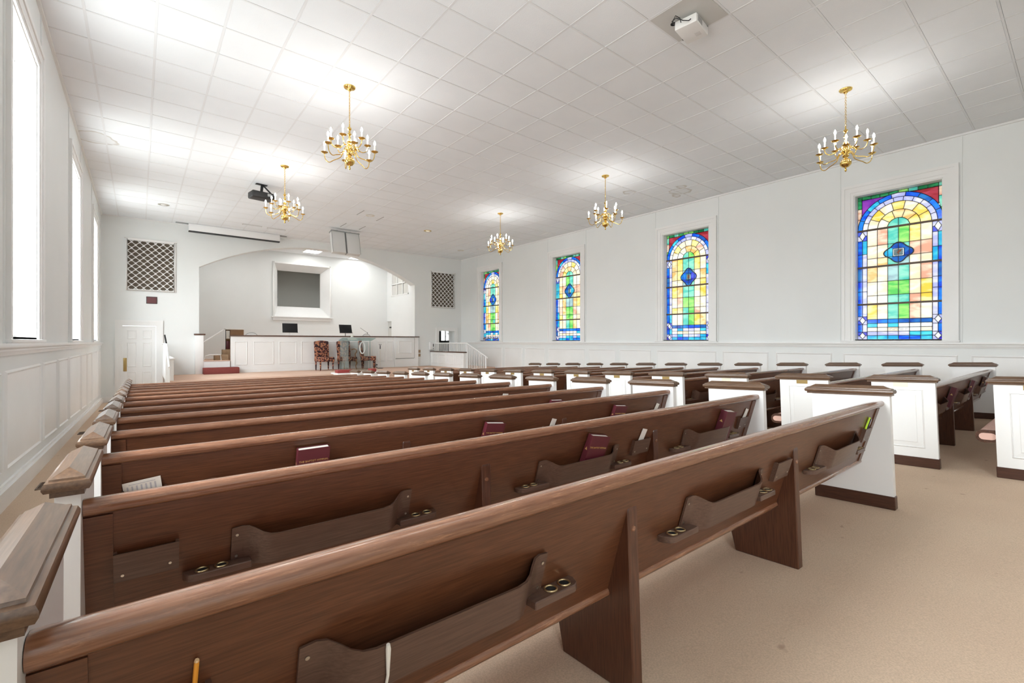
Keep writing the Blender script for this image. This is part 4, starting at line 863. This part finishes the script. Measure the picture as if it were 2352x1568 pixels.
def pew(name,L,full,plaque,label,plq_side=0):
    t=thing(name,label,'pew'); T=.05
    for s,(x0,f) in enumerate(((0,-1),(L-T,1))):
        e=obj('end_panel',end_panel(x0,T,f),'pew_white',t,smooth=0)
        obj('end_cap',end_cap(x0,T),'cap_wood',t,smooth=30)
        obj('kick_board',MB().box(x0-.006,x0+T+.006,-.006,.468,0,.088),'base_wood',t,bevel=.004,seg=1)
        if plaque is not None and s==0:
            obj('name_plaque',MB().box(x0-.003,x0,.190,.295,.722,.760),plaque,e,smooth=0)
    a,b=T,L-T
    # raked back board with end stiles and a bead along the bottom
    y=lambda z,n=0:.04+(.745-z)*SL-n
    mb=MB().prism([(y(.30),.30),(y(.70),.70),(y(.70)+.026,.70),(y(.30)+.026,.30)],a,b,'x'); bk_=obj('back_board',mb,'pew_wood',t,smooth=0)
    for q in (a,b-.062): 
        obj('end_stile',MB().prism([(y(.305,.006),.305),(y(.68,.006),.68),(y(.68),.68),(y(.305),.305)],q,q+.062,'x'),'pew_wood',t,smooth=0)
    cz,cy_=.300,y(.30)+.010; obj('bottom_bead',MB().prism([(cy_+.021*math.cos(2*PI*i/12),cz+.019*math.sin(2*PI*i/12)) for i in range(12)],a,b,'x'),'rail_wood',t)
    rp=[(.062,.684),(.045,.688),(.034,.697),(.030,.709),(.032,.721),(.040,.729),(.054,.7325),(.084,.729),(.099,.724),(.107,.713),(.105,.699),(.094,.690)]
    obj('top_rail',MB().prism(rp,a+.001,b-.001,'x'),'rail_wood',t,smooth=40)
    # seat: padded slab, rounded nose, wooden rim and pink end oval
    def stad(y0,y1,z0,z1,dz=0):
        r=(z1-z0)/2; c=[]; 
        for i in range(9): aa=-PI/2+PI*i/8; c.append((y1-r+r*math.cos(aa),(z0+z1)/2+r*math.sin(aa)))
        return c+[(y0,z1-.0),(y0,z0+dz)]
    obj('seat',MB().prism(stad(.19,.585,.275,.37,.045),a+.012,b-.012,'x'),'pink_fabric',t)
    for q0,q1 in ((a+.001,a+.012),(b-.012,b-.001)): obj('seat_rim',MB().prism(stad(.19,.590,.268,.376,.045),q0,q1,'x'),'dark_frame_wood',t)
    if full:
        r=.028
        for q0,q1 in ((a-.001,a+.001),): pass
        def oval(y0,y1,zc): 
            return [(y1+r*math.cos(-PI/2+PI*i/6),zc+r*math.sin(-PI/2+PI*i/6)) for i in range(7)]+[(y0+r*math.cos(PI/2+PI*i/6),zc+r*math.sin(PI/2+PI*i/6)) for i in range(7)]
        obj('seat_end_pad',MB().prism(oval(.49,.54,.322),a-.002,a+.004,'x'),'pink_cap',t)
    # supports
    for q in (1.39,2.72):
        pr=[(.085,0),(.085,.585),(.087,.600),(.094,.608),(.102,.604),(.112,.585),(.185,.32),(.22,.31),(.46,.28),(.40,0)]
        obj('support',MB().prism(pr,q,q+.05,'x'),'support_wood',t,bevel=.004,seg=1)
        if full: mb=MB().lathe([(.011,0),(.009,.004),(.003,.006)],n=8); mb.xf(Matrix.Translation((q+.025,.086,.53))@Matrix.Rotation(PI/2,4,'X')); obj('bolt_cap',mb,'rail_wood',t)
    for i,(x0,x1) in enumerate(RACKS):
        rk=obj('book_rack',rack_mb(x0,x1),'rack_wood',t,smooth=30)
        if not full: continue
        mb=MB()
        for xx in (x0+.015,x1-.015):
            for zz in (.53,.455): disc(mb,xx,.0125,zz,.0045)
        obj('screw_heads',mb,'pale_metal',rk)
        for side,(c0,c1,r0) in ((-1,(x0-.13,x0+.055,x0-.08)),(1,(x1-.055,x1+.125,x1+.025))):
            cu=obj('cup_holder',cup_mb(c0,c1,side),'rack_wood',t,bevel=.0025,seg=1)
            for k in range(2):
                cx,cyy=r0+.052*k,.04+(.745-.442)*SL-.028; N=16; mb=MB(); mb.tube([(cx+.0175*math.cos(2*PI*j/N),cyy+.0175*math.sin(2*PI*j/N),.4435) for j in range(N)],.003,6,True); obj('cup_ring',mb,'ring_brass',cu)
                obj('cup_hole',MB().lathe([(.0155,.4421),(.0155,.4426)],cx,cyy,0,14),'dark_hole',cu)
    for x0,x1 in HOLD:
        if not full: continue
        mb=MB(); 
        for (n0,n1,z0,z1,q0,q1) in ((.014,.022,.468,.556,x0,x1),(0,.014,.468,.476,x0,x1),(0,.014,.476,.560,x0,x0+.008),(0,.014,.476,.560,x1-.008,x1)):
            mb.hexa([P(q0,n0,z0),P(q1,n0,z0),P(q1,n1,z0),P(q0,n1,z0)],[P(q0,n0,z1),P(q1,n0,z1),P(q1,n1,z1),P(q0,n1,z1)])
        h=obj('card_holder',mb,'rack_wood',t,smooth=0); mb=MB(); disc(mb,x0+.02,.0222,.487,.004); disc(mb,x1-.022,.0222,.492,.004); obj('screw_heads',mb,'pale_metal',h)
    return t
TH=-math.atan(K)
ordn=['first','second','third','fourth','fifth','sixth','seventh','eighth','ninth','tenth','eleventh','twelfth','thirteenth','fourteenth']
LX0,RX0=-.17,5.51; LL,LR=4.16,4.23
yl=lambda i:.82+.8135*i; yr=lambda i:.836+.8205*i
def place(o,x0,Y): o.location=(x0,Y,fl(Y)); o.rotation_euler=(TH,0,0)
def row_label(side,i,n):
    if side=='L':
        if i==0: return 'nearest long brown pew, running diagonally across the foreground'
        if i==n-1: return 'frontmost pew of the left block, the one closest to the stage'
        return 'brown pew of the left block, %s row behind the foreground pew'%ordn[i-1]
    if i==-1: return 'nearest pew of the right block, only its white end and pink seat nose in frame'
    if i==n-1: return 'frontmost pew of the right block, the one closest to the stage'
    return 'brown pew of the right block, %s row counted from the rear white plaque end'%ordn[i]
NL=13
fullL=pew('church_pew',LL,True,None,''); liteL=pew('church_pew',LL,False,None,'')
for i in range(NL):
    o=fullL if i==0 else (tree(fullL) if i<5 else (liteL if i==5 else tree(liteL)))
    place(o,LX0,yl(i)); o['label']=row_label('L',i,NL); o['group']='pews of the left block'
fullR=pew('church_pew',LR,True,'plaque_brass',''); liteR=pew('church_pew',LR,False,'plaque_brass','')
for i in range(-1,NL):
    o=fullR if i==-1 else (tree(fullR) if i<4 else (liteR if i==4 else tree(liteR)))
    place(o,RX0,yr(i)); o['label']=row_label('R',i,NL); o['group']='pews of the right block'
    if i in (0,2):
        for ch in o.children:
            for g in ch.children:
                if g.name.startswith('name_plaque'): g.data=g.data.copy(); g.data.materials[0]=MT['plaque_light']; g['label']='pale name plaque'
# ------------------------------------------------------------------ books, cards and pens in the racks
def pew_mat(side,i):
    x0,Y=(LX0,yl(i)) if side=='L' else (RX0,yr(i)); return Matrix.Translation((x0,Y,fl(Y)))@Matrix.Rotation(TH,4,'X')
BK={}
def book(label,side,row,lx,w=.155,lean=0,cov='maroon_cover',title=True,n=.012,h=.228,th=.032,z=.434,group='hymn books in the pew racks'):
    key=(w,cov,title,h,th)
    if key not in BK:
        mb=MB(); mb.box(-w/2,w/2,-th,-th+.003,0,h); mb.box(-w/2,w/2,-.003,0,0,h); mb.box(-w/2-.003,-w/2,-th,0,0,h)
        BK[key]=(mb.mesh('cover',cov,0),MB().box(-w/2,w/2-.006,-th+.003,-.003,.004,h-.004).mesh('pages','paper',0),
            text_mesh('THE BAPTIST HYMNAL',.0145,'gold_print') if title else None)
    t=thing('hymn_book',label,'book',group=group)
    M=pew_mat(side,row)@Matrix.Translation(P(lx,n,z))@Matrix.Rotation(math.atan(SL),4,'X')@Matrix.Rotation(lean,4,'Y')
    # spine on the viewer's left, cover faces the rear
    t.matrix_world=M
    a,b,c_=BK[key]; obj('cover',a,None,t); obj('pages',b,None,t)
    if c_: 
        o=obj('title_print',c_,None,t); o.location=(0,-th-.0004,h*.70); o.rotation_euler=(PI/2,0,0)
    obj('spine_emblem',MB().add([(-w/2-.0036,-th*.75,h*.62),(-w/2-.0036,-th*.25,h*.62),(-w/2-.0036,-th*.5,h*.70)],[(0,1,2)]),'gold_print',t,smooth=0)
    return t
def card(label,side,row,lx,w=.07,lean=0,ztop=.60,zb=.50,n=.007,ink=False,mat='paper'):
    t=thing('offering_card',label,'card',group='cards in the pew holders'); t.matrix_world=pew_mat(side,row)@Matrix.Translation(P(lx,n,zb))@Matrix.Rotation(math.atan(SL),4,'X')@Matrix.Rotation(lean,4,'Y')
    h=(ztop-zb)*1.05; obj('sheet',MB().box(-w/2,w/2,-.001,.001,0,h),mat,t,smooth=0)
    if ink:
        mb=MB()
        for k in range(7): mb.box(-w/2+.012+k*w*.12,-w/2+.012+k*w*.12+w*.045,-.0016,-.001,h-.06,h-.02)
        mb.box(-w/2+.02,w/2-.02,-.0016,-.001,h-.014,h-.011); obj('print_lines',mb,'card_ink',t,smooth=0)
    return t
book('maroon hymn book standing upright at the left of the third pew rack','L',2,.875)
book('maroon hymn book in the middle of the third pew','L',2,2.02,lean=.12)
book('maroon hymn book toward the aisle end of the third pew, spine to the left','L',2,3.36,lean=.10)
book('maroon hymn book leaning in the middle rack of the second pew','L',1,2.12,lean=.18)
book('thick tan paged hymn book at the aisle end rack of the second pew','L',1,3.60,lean=.12,cov='maroon_cover',title=False,w=.15,th=.05,n=.006)
book('hymn book with white page top in the aisle end rack of the fourth pew','L',3,3.40,lean=.06,title=False,h=.222)
card('printed white card standing at the left end of the third pew','L',2,.19,.13,-.12,.60,.50,ink=True)
card('plain white card in the middle holder of the second pew','L',1,2.585,.05,.25,.625,.50)
card('white card in the aisle end holder of the second pew','L',1,3.955,.05,.25,.625,.50)
card('white card in the aisle end holder of the third pew','L',2,3.94,.05,.3,.615,.50)
card('white card in the middle holder of the third pew','L',2,2.60,.05,.25,.61,.50)
card('white slip in the aisle end holder of the fifth pew','L',4,3.40,.08,.1,.66,.50)
pc=thing('pencil','orange pencil standing in the card holder of the nearest pew at lower left','pencil'); pc.matrix_world=pew_mat('L',0)@Matrix.Translation(P(.238,.008,.48))@Matrix.Rotation(math.atan(SL),4,'X')@Matrix.Rotation(.04,4,'Y')
obj('barrel',MB().tube([(0,0,0),(0,0,.135)],.0038,6),'pencil_orange',pc,smooth=0); obj('tip',MB().lathe([(.0038,.135),(.0032,.139),(.0006,.139)],n=6),'pencil_wood',pc)
hl=thing('highlighter','yellow green highlighter pen in the aisle end holder of the nearest pew','pen'); hl.matrix_world=pew_mat('L',0)@Matrix.Translation(P(3.915,.008,.49))@Matrix.Rotation(math.atan(SL),4,'X')@Matrix.Rotation(.06,4,'Y'); obj('barrel',MB().tube([(0,0,0),(0,0,.15)],.006,8),'marker_green',hl)
pn=thing('dark_pen','dark pen with white clip beside the highlighter in the nearest pew','pen'); pn.matrix_world=pew_mat('L',0)@Matrix.Translation(P(3.965,.008,.49))@Matrix.Rotation(math.atan(SL),4,'X'); obj('barrel',MB().tube([(0,0,0),(0,0,.135)],.0045,8),'dark_pen',pn); obj('clip',MB().box(-.001,.001,-.0065,-.0045,.09,.135),'white_plastic',pn)
ws=thing('white_stir_stick','white plastic stick hooked over the front of the nearest book rack','stick'); ws.matrix_world=pew_mat('L',0)@Matrix.Translation(P(.565,.070,.40))@Matrix.Rotation(math.atan(SL)*.9,4,'X')@Matrix.Rotation(-.06,4,'Y')
obj('stick_body',MB().tube([(0,0,0),(.006,0,.05),(.004,0,.115),(.003,0,.128)],[.0028,.0032,.0055,.004],8),'white_stick',ws)
for lab,row,lx,kw in (('maroon hymn book left of the first support in the nearest full right pew',0,1.22,dict(lean=.1,title=False,th=.045)),('tilted maroon hymn book between the supports of the nearest full right pew',0,2.55,dict(lean=.1,title=False)),
    ('dark hymn book at the far end of the nearest full right pew',0,3.60,dict(title=False,cov='brown_cover')),('bright red book at the far end of the nearest full right pew',0,3.80,dict(title=False,cov='red_cover',n=.014,h=.20)),
    ('hymn book lying at the far end of the right pew, second row from the rear',1,3.55,dict(title=False,cov='brown_cover'))):
    kw=dict(kw); book(lab,'R',row,lx,**kw)
card('white leaflet leaning in the first rack of the right block, third row','R',2,.55,.09,.35,.60,.45); card('white leaflet in the first rack of the right block, fifth row','R',5,.55,.12,.4,.62,.45); card('white leaflet in the first rack of the right block, eighth row','R',8,.55,.12,.4,.62,.45)
# ------------------------------------------------------------------ floor registers and window sill arrangement
for lab,x,y in (('nearest metal floor register beside the left wall',-.66,5.98),('second metal floor register beside the left wall',-.70,10.1),('third metal floor register beside the left wall',-.68,14.55),('farthest metal floor register by the left door',-.62,17.1)):
    t=thing('floor_register',lab,'vent',(x,y,fl(y)),(TH,0,0)); mb=MB(); 
    for a,b,c_,d in ((-.06,-.05,-.16,.16),(.05,.06,-.16,.16),(-.05,.05,-.16,-.15),(-.05,.05,.15,.16)): mb.box(a,b,c_,d,0,.008)
    obj('frame',mb,'vent_brown',t,smooth=0); obj('well',MB().box(-.05,.05,-.15,.15,.0005,.002),'dark_hole',t,smooth=0)
    for k in range(9): obj('louver',MB().box(-.05,.05,-.14+.032*k,-.13+.032*k,.002,.007),'vent_brown',t,smooth=0)
t=thing('dried_arrangement','low dried flower arrangement on the sill of the farthest stained window','flowers',(XR+.09,WR[3]+.05,WZ0))
pm('dry_leaf',(.20,.14,.10),.9); pm('dry_flower',(.55,.50,.48),.9); rnd=random.Random(3)
for nm,m,n in (('stems','dry_leaf',60),('blossoms','dry_flower',30)):
    mb=MB()
    for k in range(n):
        y=rnd.uniform(-.5,.5) ; z=rnd.uniform(.01,.16)*(1-abs(y)); x=rnd.uniform(-.07,.02)
        a,b=rnd.uniform(-.08,.08),rnd.uniform(-.04,.05); mb.add([(x,y,z),(x+.02,y+a,z+b),(x,y+a*.6,z+b+.03),(x-.02,y,z+.03)],[(0,1,2),(0,2,3),(0,3,1),(1,3,2)])
    tag(obj(nm,mb,m,t,smooth=0),kind='stuff')
